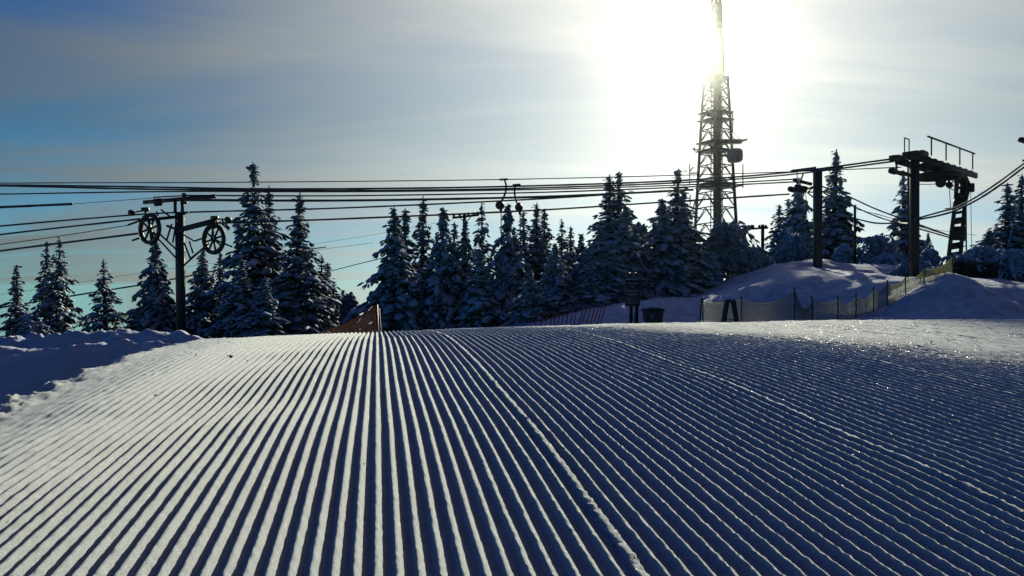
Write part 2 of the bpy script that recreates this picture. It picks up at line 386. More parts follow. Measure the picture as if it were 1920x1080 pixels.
# ---- groomed strip: real ribs
def build_piste():
    rows = [-2.5, -1.5, -.8, -.3, 0, .2, .4, .55, .7]
    u = .8
    while u < 13.2:
        rows.append(u); u += max(.0065, .0066 * u)
    rows = np.array(rows)
    ff = np.array([-.5, -.37, -.25, -.16, -.10, -.062, 0, .062, .10, .16, .25, .37])   # one rib, crest at 0
    k = np.arange(-38, 262)
    KID = np.repeat(k, len(ff)).astype(float); FF = np.tile(ff, len(k))
    U, kid = np.meshgrid(rows, KID, indexing='ij'); f = np.broadcast_to(FF, U.shape)
    ridx = np.broadcast_to(np.arange(len(rows))[:, None] * 1.0, U.shape)
    hf1 = vnoise(ridx * .83, kid * 5.3); hf2 = vnoise(ridx * .31 + 7, kid * 3.7); mf = vnoise(U * 5, kid * 7.7)
    near = 1 - .5 * sstep(U, 4, 8)
    crest = np.exp(-(f / .17) ** 2)
    wob = .025 * vnoise(U * .9, np.floor(kid / 5) * 1.3) + .004 * mf + near * (.030 * hf1 + .008 * hf2) * (.35 + .65 * crest)
    wob = np.where(np.abs(f) > .45, .025 * vnoise(U * .9, np.floor(kid / 5) * 1.3), wob)
    # seams between two passes of the machine: a broken, clotted rib
    seam = np.zeros_like(U)
    for s_ in (12, 34, 56): seam = np.maximum(seam, {12: 1, 34: .6, 56: .4}[s_] * (kid == s_) * np.exp(-(f / .30) ** 2))
    sn = vnoise(U * 95 + 3, kid * 9.1 + f * 9); sn2 = vnoise(U * 40, kid * 1.1 + f * 7)
    Vv = (kid + f + wob + seam * .10 * np.sign(f) * (1 + .8 * sn)) * W
    x, y = xy(U, Vv)
    z = H(x, y, False)
    prof = 1 - np.maximum(0, np.abs(f) - .062) / .438
    prof = .80 * prof + .20 * (.5 + .5 * np.cos(2 * np.pi * f)) - .6 * np.clip(f, -.062, .062)
    amp = .0205 * (1 + .07 * vnoise(U * 2.2, kid * 3.1))
    amp = amp * (1 - .97 * sstep(-Vv, .85, 1.35)) * (1 - .25 * sstep(-Vv, .1, .9))
    amp = amp * (1 - .85 * sstep(U, 8.5, 11)) * (1 - .88 * sstep(.45 * U + Vv, 3.3, 5.2))
    z = z + amp * prof + crest * near * (.0012 * hf1 + .0005 * hf2) + .0013 * vnoise(x * 190, y * 190)
    z = z + seam * (.0005 + .0030 * sn + .0012 * sn2)
    # faint cross tracks far right and gentle unevenness
    z = z + .0025 * sstep(-Vv, .6, 1.2) * fbm(x * 22, y * 22, 2) + .008 * fbm(x * 1.3, y * 1.3, 2)
    z = z + .006 * sstep(.45 * U + Vv, 3.9, 6.0) * (fbm(U * 2.2, Vv * 14, 3) + .6 * fbm(x * 25, y * 25, 2))
    z = z + rough(x, y)
    edge = np.minimum(np.minimum(sstep(U, -2.5, -1.8), 1 - sstep(U, 12.4, 13.1)), 1 - sstep(Vv, 9.6, 10.4))
    z = z - .07 * (1 - edge)
    # leave out what lies far outside any view of this strip
    keepv = (Vv > -1.56) & (Vv < .98 * np.maximum(U, .6) + 1.5)
    n, m = U.shape
    idx = np.arange(n * m).reshape(n, m)
    Q = np.stack([idx[:-1, :-1], idx[:-1, 1:], idx[1:, 1:], idx[1:, :-1]], -1).reshape(-1, 4)
    kf = keepv.ravel()[Q].all(1); Q = Q[kf]
    used = np.unique(Q); remap = np.zeros(n * m, np.int64); remap[used] = np.arange(len(used))
    VV = np.stack([x, y, z], -1).reshape(-1, 3)[used]
    me = mesh_from('piste', VV, remap[Q][:, ::-1], True, (M_PISTE,))
    return tag(link('piste', me), kind='structure')
build_piste()

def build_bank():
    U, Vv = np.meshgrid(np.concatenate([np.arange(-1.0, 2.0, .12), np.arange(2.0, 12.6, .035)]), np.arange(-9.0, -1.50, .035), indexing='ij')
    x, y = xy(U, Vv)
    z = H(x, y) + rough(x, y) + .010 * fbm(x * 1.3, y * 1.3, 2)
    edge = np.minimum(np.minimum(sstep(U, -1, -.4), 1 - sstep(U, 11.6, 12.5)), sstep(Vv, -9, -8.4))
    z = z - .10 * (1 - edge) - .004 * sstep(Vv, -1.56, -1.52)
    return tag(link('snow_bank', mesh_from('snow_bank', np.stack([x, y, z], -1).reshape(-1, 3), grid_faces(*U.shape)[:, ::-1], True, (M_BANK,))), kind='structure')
build_bank()

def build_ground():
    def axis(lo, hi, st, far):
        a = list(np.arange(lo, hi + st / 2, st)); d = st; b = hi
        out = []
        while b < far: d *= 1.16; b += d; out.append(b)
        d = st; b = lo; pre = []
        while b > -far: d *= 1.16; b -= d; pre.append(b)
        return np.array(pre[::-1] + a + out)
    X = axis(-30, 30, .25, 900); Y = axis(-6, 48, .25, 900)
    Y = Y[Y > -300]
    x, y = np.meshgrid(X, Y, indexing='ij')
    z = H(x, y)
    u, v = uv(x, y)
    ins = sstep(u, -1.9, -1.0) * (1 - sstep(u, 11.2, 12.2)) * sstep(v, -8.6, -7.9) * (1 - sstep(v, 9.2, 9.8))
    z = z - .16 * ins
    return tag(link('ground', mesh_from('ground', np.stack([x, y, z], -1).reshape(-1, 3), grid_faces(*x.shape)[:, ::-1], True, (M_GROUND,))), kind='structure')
build_ground()
def hz(x, y): return float(H(np.array([x]), np.array([y]))[0])
def foot(px, d):
    x = (px - 960) / F * d
    return np.array([x, d, hz(x, d)])

# ------------------------------------------------------------------ trees
_t = (1 + 5 ** .5) / 2
ICO = np.array([(-1, _t, 0), (1, _t, 0), (-1, -_t, 0), (1, -_t, 0), (0, -1, _t), (0, 1, _t), (0, -1, -_t), (0, 1, -_t), (_t, 0, -1), (_t, 0, 1), (-_t, 0, -1), (-_t, 0, 1)]) / math.hypot(1, _t)
ICF = np.array([(0, 11, 5), (0, 5, 1), (0, 1, 7), (0, 7, 10), (0, 10, 11), (1, 5, 9), (5, 11, 4), (11, 10, 2), (10, 7, 6), (7, 1, 8), (3, 9, 4), (3, 4, 2), (3, 2, 6), (3, 6, 8), (3, 8, 9), (4, 9, 5), (2, 4, 11), (6, 2, 10), (8, 6, 7), (9, 8, 1)])
OCT = np.array([(1, 0, 0), (-1, 0, 0), (0, 1, 0), (0, -1, 0), (0, 0, 1), (0, 0, -1)], float)
OCF = np.array([(0, 2, 4), (2, 1, 4), (1, 3, 4), (3, 0, 4), (2, 0, 5), (1, 2, 5), (3, 1, 5), (0, 3, 5)])
def batch(base, faces, C, D, SC, R, jit):
    """many copies of a small shape: centres C, long directions D, sizes SC"""
    C = np.asarray(C); D = np.asarray(D); SC = np.asarray(SC); n = len(C)
    D = D / np.linalg.norm(D, axis=1, keepdims=True)
    up = np.tile(np.array([0, 0, 1.0]), (n, 1)); up[np.abs(D[:, 2]) > .95] = (1, 0, 0)
    s = np.cross(D, up); s /= np.linalg.norm(s, axis=1, keepdims=True); t = np.cross(s, D)
    v = base[None] * (1 + jit * (R.random((n, len(base), 1)) - .5) * 2)
    V = C[:, None] + v[..., :1] * (D * SC[:, :1])[:, None] + v[..., 1:2] * (s * SC[:, 1:2])[:, None] + v[..., 2:] * (t * SC[:, 2:])[:, None]
    Fc = (np.arange(n) * len(base))[:, None, None] + faces[None]
    return V.reshape(-1, 3), Fc.reshape(-1, faces.shape[1])
def spruce_meshes(h, r, seed, snow=.7, gap=.3, droop=.55, spire=.22, per=7):
    R = np.random.default_rng(seed)
    sC, sD, sS, nC, nD, nS = [], [], [], [], [], []
    z = h * .04
    lean = R.normal(0, .012, 2)
    while z < h * .985:
        f = z / h
        env = (1 - f) ** (.95 + .25 * spire) * (1 - .35 * math.exp(-((1 - f) / .10) ** 2)) + .012
        Lw = r * env * (.95 + .22 * math.sin(z * 7.3 / (.5 + gap * 1.6) * .55 + seed))
        nb = max(3, int(round(per * (.55 + .6 * env)) + R.integers(-1, 2)))
        a0 = R.random() * 6.28
        for b in range(nb):
            a = a0 + b / nb * 6.283 + R.normal(0, .22)
            L = max(.07, Lw * R.uniform(.55, 1.22))
            if R.random() < .05: L *= 1.28
            ca, sa = math.cos(a), math.sin(a)
            lift = .25 if f > .8 else .12
            dr = droop * R.uniform(.7, 1.35)
            n = max(2, int(L / .17))
            zb = z + R.normal(0, .06)
            for i in range(n):
                q = (i + .6) / n
                rad = q * L
                dz = lift * rad - dr * rad * q
                p = np.array([ca * rad + lean[0] * z, sa * rad + lean[1] * z, zb + dz])
                dd = np.array([ca, sa, lift - 2 * dr * q])
                side = np.array([-sa, ca, 0])
                wide = (.10 + .22 * L * (1 - abs(q - .45))) 
                # snow resting along the bough
                if R.random() < snow and q > .22:
                    k = R.uniform(.75, 1.35)
                    sC.append(p + (0, 0, .05) + side * R.normal(0, .05 + wide * .35)); sD.append(dd + side * R.normal(0, .45) + (0, 0, -.25 * q))
                    k *= .30 + .95 * env ** .6; sS.append((.23 * k, .135 * k * R.uniform(.8, 1.3), .080 * k))
                # sprays of needles beside and below
                for e in (-1, 1, 0):
                    if R.random() < .22: continue
                    k = R.uniform(.7, 1.3)
                    nC.append(p + side * e * wide * R.uniform(.3, .9) + (0, 0, -.06 - .07 * R.random()))
                    nD.append(dd * .8 + side * e * .75 + np.array([0, 0, -.45 - .5 * R.random()]))
                    k *= min(1, .35 + env); nS.append((.21 * k, .075 * k, .030 * k))
                    if R.random() < snow * .62 and q > .3:
                        sC.append(nC[-1] + (0, 0, .05)); sD.append(nD[-1] + R.normal(0, .15, 3)); sS.append((.145 * k, .065 * k, .042 * k))
        z += gap * (.62 + .5 * (1 - f)) * R.uniform(.8, 1.2)
    for k in range(int(5 + h * .5)):                                   # the leader
        zz_ = h * (1 - .012 * k)
        sC.append(np.array([lean[0] * h, lean[1] * h, zz_ - .05])); sD.append(np.array([R.normal(0, .3), R.normal(0, .3), 1])); sS.append((.09, .022 + .006 * k, .022 + .006 * k))
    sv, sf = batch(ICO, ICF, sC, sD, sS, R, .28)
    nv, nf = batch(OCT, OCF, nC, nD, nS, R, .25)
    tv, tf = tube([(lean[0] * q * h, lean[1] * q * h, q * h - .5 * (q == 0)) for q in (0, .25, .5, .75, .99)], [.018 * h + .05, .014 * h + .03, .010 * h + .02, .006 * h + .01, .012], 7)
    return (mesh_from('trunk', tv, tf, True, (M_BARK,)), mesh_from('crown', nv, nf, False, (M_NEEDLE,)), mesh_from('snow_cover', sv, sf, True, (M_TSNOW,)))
PROTO = {
    'tall':   (9.0, 1.75, dict(snow=.55, gap=.36, droop=.50)),
    'tall2':  (9.0, 1.55, dict(snow=.60, gap=.34, droop=.62, spire=.30)),
    'wide':   (7.0, 2.05, dict(snow=.85, gap=.30, droop=.72, per=9)),
    'wide2':  (7.0, 1.85, dict(snow=.80, gap=.30, droop=.65, per=8)),
    'slim':   (7.0, 1.25, dict(snow=.55, gap=.36, droop=.45, per=6)),
    'slim2':  (7.0, 1.10, dict(snow=.65, gap=.38, droop=.55, per=6)),
    'bare':   (6.0, 1.35, dict(snow=.35, gap=.36, droop=.35, per=7)),
    'small':  (4.0, .95, dict(snow=.75, gap=.26, droop=.60, per=6)),
}
PM = {k: (p[0], p[1], spruce_meshes(p[0], p[1], i * 13 + 5, **p[2])) for i, (k, p) in enumerate(PROTO.items())}
def spruce(px, ytop, d, half, proto, label, name='spruce_tree', rot=None, group='snow-laden spruces on the hilltop'):
    h0, r0, ms = PM[proto]
    b = foot(px, d)
    h = P(px, ytop, d)[2] - b[2]
    s = h / h0
    w = half / F * d / (r0 * .72)
    o = bpy.data.objects.new(name, None); col.objects.link(o); o.location = b
    o.scale = (w, w, s); o.rotation_euler = (0, 0, random.random() * 6.28 if rot is None else rot); o.empty_display_size = .3
    tag(o, label, 'tree', group)
    for m in ms:
        c = link(m.name.split('.')[0], m, o)
        if m.name.split('.')[0] != 'trunk': c['kind'] = 'stuff'
    return o
TREES = [
    (33, 495, 45, 36, 'slim', 'slender dark spruce at the far left edge, tip just above the cable'),
    (87, 452, 43, 34, 'slim2', 'left one of the twin-topped pair of dark spruces near the left edge'),
    (108, 443, 41, 42, 'bare', 'right one of the twin-topped pair of dark spruces near the left edge'),
    (199, 485, 38, 40, 'bare', 'lone dark spruce with flat branches between the twin pair and the wheeled pylon'),
    (162, 592, 33, 15, 'small', 'tiny sapling spruce left of the lone dark spruce, low by the snow bank'),
    (292, 445, 39, 54, 'wide', 'snow-plastered spruce just left of the pylon post, under its left wheel'),
    (376, 465, 40, 46, 'wide2', 'snow-plastered spruce just right of the pylon post, under its right wheel'),
    (452, 486, 35, 62, 'wide', 'low broad frost-caked spruce in front of the tallest left spruce, left side'),
    (492, 520, 33, 52, 'wide2', 'lowest frost-caked spruce in front of the tallest left spruce, right side'),
    (898, 470, 34, 42, 'small', 'short pale spruce below the dark open-branched spruce'),
    (992, 505, 32, 40, 'wide2', 'short pale spruce below the right tow reel'),
    (1112, 492, 34, 50, 'wide', 'short snow-draped spruce behind the slanting red poles'),
    (410, 472, 43, 34, 'slim2', 'narrow spruce between the right pylon wheel and the tallest left spruce'),
    (485, 303, 40, 84, 'tall', 'tallest spruce on the left, its tip far above all the cables'),
    (504, 348, 42, 52, 'tall2', 'second spire close against the right side of the tallest left spruce'),
    (557, 362, 38, 64, 'tall2', 'ragged dark spruce right of the tallest left spruce, with one long side bough'),
    (600, 478, 44, 46, 'bare', 'dark spruce on the sloping right shoulder of the left clump'),
    (612, 492, 47, 40, 'slim', 'slim spruce behind the shoulder of the left clump'),
    (641, 545, 48, 22, 'small', 'small pointed spruce at the right end of the left clump'),
    (743, 388, 36, 70, 'wide2', 'broad spruce right of the orange net, first of the middle row'),
    (757, 391, 39, 56, 'slim', 'narrow second top close behind the broad spruce beside the orange net'),
    (792, 368, 41, 48, 'slim', 'tall slender dark spruce, second spire of the middle row'),
    (831, 388, 36, 62, 'wide', 'heavily snowed spruce left of the small crossarm utility pole'),
    (848, 416, 40, 42, 'slim2', 'narrow spruce squeezed just left of the crossarm utility pole'),
    (870, 412, 37, 46, 'wide2', 'snowed spruce standing in front of the crossarm utility pole'),
    (906, 380, 43, 46, 'bare', 'dark open-branched spruce left of the two hanging tow reels'),
    (953, 382, 37, 58, 'wide', 'snowy spruce directly behind the two hanging tow reels'),
    (985, 396, 43, 40, 'slim2', 'dark spruce just right of the second hanging tow reel'),
    (1003, 380, 44, 46, 'tall2', 'tallest of the dark spruce clump right of the tow reels'),
    (1021, 391, 46, 40, 'slim', 'spruce at the right of the dark clump beside the tow reels'),
    (1052, 410, 45, 36, 'bare', 'spruce on the falling shoulder of the middle clump'),
    (1068, 424, 46, 30, 'slim2', 'slim last spruce on the falling shoulder of the middle clump'),
    (1045, 456, 34, 50, 'wide2', 'pale frosted young spruce in front of the middle dark clump'),
    (1093, 440, 42, 30, 'small', 'small spruce in the gap left of the double-topped spruce'),
    (1142, 328, 40, 62, 'tall2', 'left spire of the tall double-topped spruce above the red poles'),
    (1155, 322, 41, 66, 'tall', 'right spire of the tall double-topped spruce above the red poles'),
    (1172, 385, 37, 58, 'wide', 'snow-draped spruce leaning on the double-topped spruce, above the sign'),
    (1130, 420, 35, 58, 'wide2', 'low snow-draped spruce at the foot of the double-topped spruce'),
    (1262, 316, 40, 76, 'tall', 'broad tall spruce just left of the lattice tower'),
    (1240, 372, 38, 66, 'wide', 'snow-heavy spruce at the left foot of the broad spruce by the tower'),
    (1284, 372, 39, 52, 'wide2', 'snow-heavy spruce between the broad spruce and the tower legs'),
    (1458, 383, 58, 34, 'slim2', 'narrow spruce right of the two-legged utility frame'),
    (1476, 372, 60, 34, 'slim', 'spruce behind the tree under the sheave arm of the middle pylon'),
    (1497, 334, 55, 48, 'wide2', 'spruce left of the square pylon post, under its sheave arm'),
    (1562, 280, 56, 50, 'tall2', 'tall pointed spruce just right of the square pylon post'),
    (1578, 372, 58, 38, 'slim2', 'dark spruce hugging the right side of the tall pointed spruce'),
    (1696, 318, 56, 38, 'slim2', 'narrow spruce close left of the lift station post'),
    (1741, 438, 46, 15, 'small', 'thin little spruce between the station post and its leaning leg'),
    (1886, 343, 42, 46, 'slim', 'left of the two spruces at the right edge'),
    (1910, 326, 43, 50, 'tall2', 'right of the two spruces at the right edge'),
    (1850, 432, 40, 50, 'wide2', 'low snow-laden spruce right of the station ladder'),
]
for t_ in TREES: spruce(*t_)

# frosted birches and bushes: arching twigs weighed down by rime
def weeping(px, ytop, d, half, label, name='frosted_birch', cat='tree', seed=1, n=46, lumps=1.0, group=None, zb=None):
    R = np.random.default_rng(seed)
    b = foot(px, d); h = P(px, ytop, d)[2] - b[2]; rr = half / F * d
    th = Thing(name, label, cat, b, group)
    st = [np.array([R.normal(0, .04) * q * h, R.normal(0, .04) * q * h, q * h * .8]) for q in np.linspace(0, 1, 6)]
    st[0][2] = -.3
    th.part('trunk', tube([s + b for s in st], np.linspace(.05 + .012 * h, .02, 6), 6), M_BARK, True)
    tw = MB(); C, D, SS = [], [], []
    for k in range(n):
        q0 = R.uniform(.05, 1.0) ** .7
        i = min(4, int(q0 * 5)); base = st[i] + (st[i + 1] - st[i]) * (q0 * 5 - i); base[2] = max(base[2], .02)
        a = R.random() * 6.283; L = rr * R.choice([.45, .7, .95, 1.2], p=[.3, .3, .28, .12]) * (1.1 - .35 * q0)
        up = (h * 1.0 - base[2]) * R.uniform(.25, 1.15) * (1.0 if q0 > .5 else .5)
        end = base[2] * R.uniform(.1, .75)
        pts = []
        for s in np.linspace(0, 1, 8):
            zz_ = base[2] + up * 4 * s * (1 - s) * .62 + (end - base[2]) * s ** 2
            pts.append(np.array([base[0] + math.cos(a) * L * s, base[1] + math.sin(a) * L * s, zz_]) + R.normal(0, .03, 3))
        tw.add(tube([p + b for p in pts], np.linspace(.032, .012, 8), 4))
        for i2 in range(2, 8):
            for e in range(3):
                if R.random() < .25: continue
                p = pts[i2]; a2 = a + R.normal(0, 1.0)
                l2 = R.uniform(.18, .5)
                q = p + np.array([math.cos(a2) * l2 * .6, math.sin(a2) * l2 * .6, -l2 * R.uniform(.2, 1.0)])
                m_ = (p + q) / 2 + np.array([0, 0, .06])
                tw.add(tube([p + b, m_ + b, q + b], [.014, .012, .007], 3))
                if R.random() < .75 * lumps:
                    C.append(m_ + R.normal(0, .03, 3)); D.append(q - p); k_ = R.uniform(.6, 1.3); SS.append((.13 * k_, .06 * k_, .05 * k_))
            if R.random() < .9 * lumps:
                C.append(pts[i2] + (0, 0, .03)); D.append(pts[i2] - pts[i2 - 1]); k_ = R.uniform(.7, 1.4); SS.append((.16 * k_, .08 * k_, .06 * k_))
    th.part('twigs', tw, M_TWIG)['kind'] = 'stuff'
    v, f = batch(ICO, ICF, C, D, SS, R, .3)
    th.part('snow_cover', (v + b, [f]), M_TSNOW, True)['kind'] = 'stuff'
    return th
BUSH = [
    (68, 596, 30, 48, 'low rounded snow-covered bush below the twin-topped spruces', 4, 60, 1.6, 'snowy_bush'),
    (1195, 398, 43, 36, 'bent-over snow-bowed birch between the double-topped and the broad spruce', 8, 60, 1.2, 'frosted_birch'),
    (1366, 396, 41, 58, 'big weeping frosted birch in front of the lattice tower', 9, 130, .8, 'frosted_birch'),
    (1412, 458, 44, 46, 'drooping frosted birch below the two-legged utility frame', 10, 90, .8, 'frosted_birch'),
    (1326, 462, 39, 36, 'frosted birch at the left foot of the tower', 11, 70, .8, 'frosted_birch'),
    (1490, 430, 48, 36, 'pale frosted birch left of the square pylon foot', 12, 80, .8, 'frosted_birch'),
    (1582, 456, 45, 18, 'small rounded rime-white bush right of the square pylon foot', 13, 40, 1.5, 'snowy_bush'),
    (1640, 430, 50, 46, 'birch bowed into arches right of the thin bare pole', 14, 90, .5, 'frosted_birch'),
    (1742, 462, 42, 28, 'scrubby snow-tipped bush between the station post and leaning leg', 15, 40, 1.0, 'snowy_bush'),
    (1665, 474, 47, 38, 'snow-covered bush left of the station post foot', 16, 60, 1.1, 'snowy_bush'),
    (1715, 484, 36, 40, 'low frosted scrub at the foot of the station post', 17, 50, .9, 'snowy_bush'),
    (1800, 474, 37, 38, 'low snowy scrub at the foot of the leaning station leg', 18, 60, 1.0, 'snowy_bush'),
    (1840, 458, 38, 42, 'rounded snowy scrub right of the station ladder', 19, 60, 1.1, 'snowy_bush'),
    (1890, 464, 37, 44, 'snow-heaped scrub below the two spruces at the right edge', 20, 70, 1.1, 'snowy_bush'),
    (655, 540, 42, 20, 'lumpy snow-caked shrub with two bent tops left of the orange net', 21, 46, 1.4, 'snowy_bush'),
]
for (px, yt, d, hf, lb, sd, n_, lu, nm) in BUSH:
    weeping(px, yt, d, hf, lb, nm, 'bush' if nm == 'snowy_bush' else 'tree', sd, n_, lu, 'frosted birches and bushes')

# ------------------------------------------------------------------ ski lift: wheeled pylon on the left
def V3(*a): return np.array(a, float)
UX, UY, UZ = V3(1, 0, 0), V3(0, 1, 0), V3(0, 0, 1)
D0 = 34.0
b0 = foot(340, D0)
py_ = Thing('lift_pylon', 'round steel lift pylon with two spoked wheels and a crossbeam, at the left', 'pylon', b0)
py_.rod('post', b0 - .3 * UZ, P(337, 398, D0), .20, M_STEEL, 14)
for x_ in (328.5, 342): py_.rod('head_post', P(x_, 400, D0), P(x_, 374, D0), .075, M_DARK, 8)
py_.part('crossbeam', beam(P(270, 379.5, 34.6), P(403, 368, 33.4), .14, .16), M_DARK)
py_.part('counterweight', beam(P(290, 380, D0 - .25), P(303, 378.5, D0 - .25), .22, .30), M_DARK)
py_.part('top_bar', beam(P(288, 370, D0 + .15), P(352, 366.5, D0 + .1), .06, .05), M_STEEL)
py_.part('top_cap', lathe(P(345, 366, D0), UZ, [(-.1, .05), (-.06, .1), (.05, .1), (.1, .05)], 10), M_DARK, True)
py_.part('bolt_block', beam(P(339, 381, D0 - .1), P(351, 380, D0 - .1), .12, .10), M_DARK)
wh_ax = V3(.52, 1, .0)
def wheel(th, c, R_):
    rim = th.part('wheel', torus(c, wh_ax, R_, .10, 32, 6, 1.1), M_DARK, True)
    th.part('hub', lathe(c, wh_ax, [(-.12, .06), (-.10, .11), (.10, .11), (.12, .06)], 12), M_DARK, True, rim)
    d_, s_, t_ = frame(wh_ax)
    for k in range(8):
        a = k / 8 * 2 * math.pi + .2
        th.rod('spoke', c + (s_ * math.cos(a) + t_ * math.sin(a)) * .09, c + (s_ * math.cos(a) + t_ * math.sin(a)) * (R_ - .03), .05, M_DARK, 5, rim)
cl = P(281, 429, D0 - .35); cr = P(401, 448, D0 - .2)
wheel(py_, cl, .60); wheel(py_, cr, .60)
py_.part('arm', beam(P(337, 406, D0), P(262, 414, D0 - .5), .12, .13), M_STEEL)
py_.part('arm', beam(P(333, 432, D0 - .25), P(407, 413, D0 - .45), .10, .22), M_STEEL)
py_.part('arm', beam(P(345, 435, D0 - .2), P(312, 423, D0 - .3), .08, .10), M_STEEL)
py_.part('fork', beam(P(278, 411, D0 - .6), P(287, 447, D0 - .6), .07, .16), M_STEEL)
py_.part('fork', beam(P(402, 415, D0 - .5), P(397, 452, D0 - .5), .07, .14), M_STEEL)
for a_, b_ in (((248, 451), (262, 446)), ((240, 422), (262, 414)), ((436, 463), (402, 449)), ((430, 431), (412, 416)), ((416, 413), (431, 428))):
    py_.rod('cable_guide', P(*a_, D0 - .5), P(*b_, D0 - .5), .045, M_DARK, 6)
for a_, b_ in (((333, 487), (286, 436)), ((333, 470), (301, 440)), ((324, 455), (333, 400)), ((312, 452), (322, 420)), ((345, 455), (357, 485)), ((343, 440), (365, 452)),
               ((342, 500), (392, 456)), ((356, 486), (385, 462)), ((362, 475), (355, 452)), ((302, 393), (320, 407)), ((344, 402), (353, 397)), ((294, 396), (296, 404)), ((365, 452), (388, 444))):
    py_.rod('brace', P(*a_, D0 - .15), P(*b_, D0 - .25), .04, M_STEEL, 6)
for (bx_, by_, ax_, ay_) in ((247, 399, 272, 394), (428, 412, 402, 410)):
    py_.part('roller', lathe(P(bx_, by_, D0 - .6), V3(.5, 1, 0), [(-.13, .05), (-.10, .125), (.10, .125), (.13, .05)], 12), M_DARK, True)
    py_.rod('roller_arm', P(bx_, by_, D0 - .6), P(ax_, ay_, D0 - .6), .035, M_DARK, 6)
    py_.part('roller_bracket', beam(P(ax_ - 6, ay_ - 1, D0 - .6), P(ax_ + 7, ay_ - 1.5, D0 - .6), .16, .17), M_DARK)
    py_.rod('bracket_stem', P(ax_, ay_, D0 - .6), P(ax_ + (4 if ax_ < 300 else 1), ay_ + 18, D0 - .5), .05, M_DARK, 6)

# ------------------------------------------------------------------ middle pylon
D1 = 38.0
b1 = foot(1533, D1)
p1 = Thing('lift_pylon', 'square steel lift pylon with a frosted crossbeam and sheave arm, right of the tower', 'pylon', b1)
p1.box('post', (b1 - .3 * UZ + P(1533, 322, D1)) / 2, UX * .175, UY * .175, UZ * ((P(1533, 322, D1)[2] - b1[2] + .3) / 2), M_STEEL, bevel=.08)
p1.part('head_plate', beam(P(1524, 319, D1), P(1542, 317.5, D1), .3, .10), M_STEEL)
p1.part('crossbeam', beam(P(1484, 321.5, D1 - .2), P(1529, 315.5, D1 - .1), .16, .15), M_ROPE)
p1.part('crossbeam', beam(P(1536, 318.5, D1 - .1), P(1580, 313.5, D1 - .1), .14, .12), M_ROPE)
p1.rod('hanger_bar', P(1494.5, 323, D1 - .2), P(1495, 345, D1 - .2), .025, M_DARK)
p1.rod('hanger_bar', P(1506, 326, D1 - .2), P(1501, 340, D1 - .2), .04, M_DARK)
p1.part('sheave', lathe(P(1491, 338, D1 - .3), V3(.6, 1, 0), [(-.07, .06), (-.05, .11), (.05, .11), (.07, .06)], 12), M_DARK, True)
p1.part('sheave', lathe(P(1484, 355, D1 - .3), V3(.9, 1, 0), [(-.2, .10), (-.16, .14), (.16, .14), (.2, .10)], 12), M_DARK, True)
p1.part('sheave_bracket', beam(P(1490, 352, D1 - .2), P(1512, 356, D1 - .2), .22, .30), M_STEEL)
p1.part('arm', beam(P(1500, 340, D1 - .2), P(1522, 345.5, D1 - .1), .10, .14), M_STEEL)
p1.part('arm', beam(P(1511, 355, D1 - .1), P(1529, 349, D1), .08, .10), M_STEEL)
for a_, b_ in (((1514, 361), (1527, 372)), ((1515, 360), (1524, 352)), ((1516, 360.5), (1528, 360)), ((1540, 358), (1547, 362))):
    p1.rod('brace', P(*a_, D1 - .1), P(*b_, D1), .035, M_STEEL)
p1.rod('ground_wire', P(1511, 362, D1 - .1), P(1513, 408, D1), .018, M_THIN, 5)

# thin pole and right-edge pylon
bt = foot(1603, 44)
tp = Thing('wooden_pole', 'thin bare dark pole between the pointed spruce and the bowed birch', 'pole', bt)
tp.rod('shaft', bt - .3 * UZ, P(1603, 387, 44), .075, M_WOOD, 8)
tp.part('cap', lathe(P(1603, 386, 44), UZ, [(-.03, .085), (.03, .085), (.06, .03)], 8), M_DARK)
DR = 36.0
br = foot(1958, DR)
pr = Thing('lift_pylon', 'pylon at the right edge, only its lamp arm and rope bracket in view', 'pylon', br)
pr.rod('post', br - .3 * UZ, P(1958, 240, DR), .18, M_STEEL, 12)
pr.part('arm', beam(P(1960, 262, DR), P(1926, 266, DR - .4), .10, .10), M_DARK)
pr.box('lamp_head', P(1921, 264, DR - .5), V3(.26, .05, -.07), V3(-.02, .12, 0), V3(.02, 0, .09), M_DARK)
pr.part('rope_bracket', beam(P(1958, 299, DR), P(1918, 301, DR - .2), .09, .09), M_DARK)

# ------------------------------------------------------------------ lift station on the right
DS = 34.0
bs = foot(1715, DS)
s1 = Thing('lift_station', 'tow-lift drive station with railed deck, bull wheel and leaning ladder leg, at the right', 'lift station', bs)
ztop = P(1715, 300, DS)[2]
s1.box('post', V3(P(1714.5, 400, DS)[0], DS, (bs[2] - .3 + ztop) / 2), UX * .155, UY * .155, UZ * ((ztop - bs[2] + .3) / 2), M_DARK, bevel=.05)
s1.rod('conduit', P(1702.5, 290, DS), P(1703.5, 492, DS), .04, M_DARK)
s1.rod('conduit', P(1704.5, 330, DS + .3), P(1706, 480, DS + .3), .03, M_STEEL)
zd = P(1705, 298, DS)[2]
A = V3(P(1704, 300, DS)[0], DS, zd); Bq = V3(P(1810, 300, 38.8)[0], 38.8, zd)
al = (Bq - A) / np.linalg.norm(Bq - A); ac = np.cross(UZ, al)
s1.part('deck_beam', beam(A + ac * .5, Bq + ac * .5, .12, .30), M_DARK)
s1.part('deck_beam', beam(A - ac * .5 - .04 * UZ, Bq - ac * .5 - .04 * UZ, .12, .26), M_DARK)
for k in range(9):
    q = A + (Bq - A) * (k + .5) / 9 + UZ * .2
    s1.part('deck_plank', boxv(q - UZ * .03, al * .16, ac * .43, UZ * .02), M_STEEL)
s1.box('gear_box', A + al * .7 + UZ * .24, al * .6, ac * .34, UZ * .12, M_DARK)
s1.part('drive_motor', lathe(A + al * 1.65 + UZ * .42, al, [(-.25, .1), (-.22, .17), (.22, .17), (.25, .1)], 12), M_DARK, True)
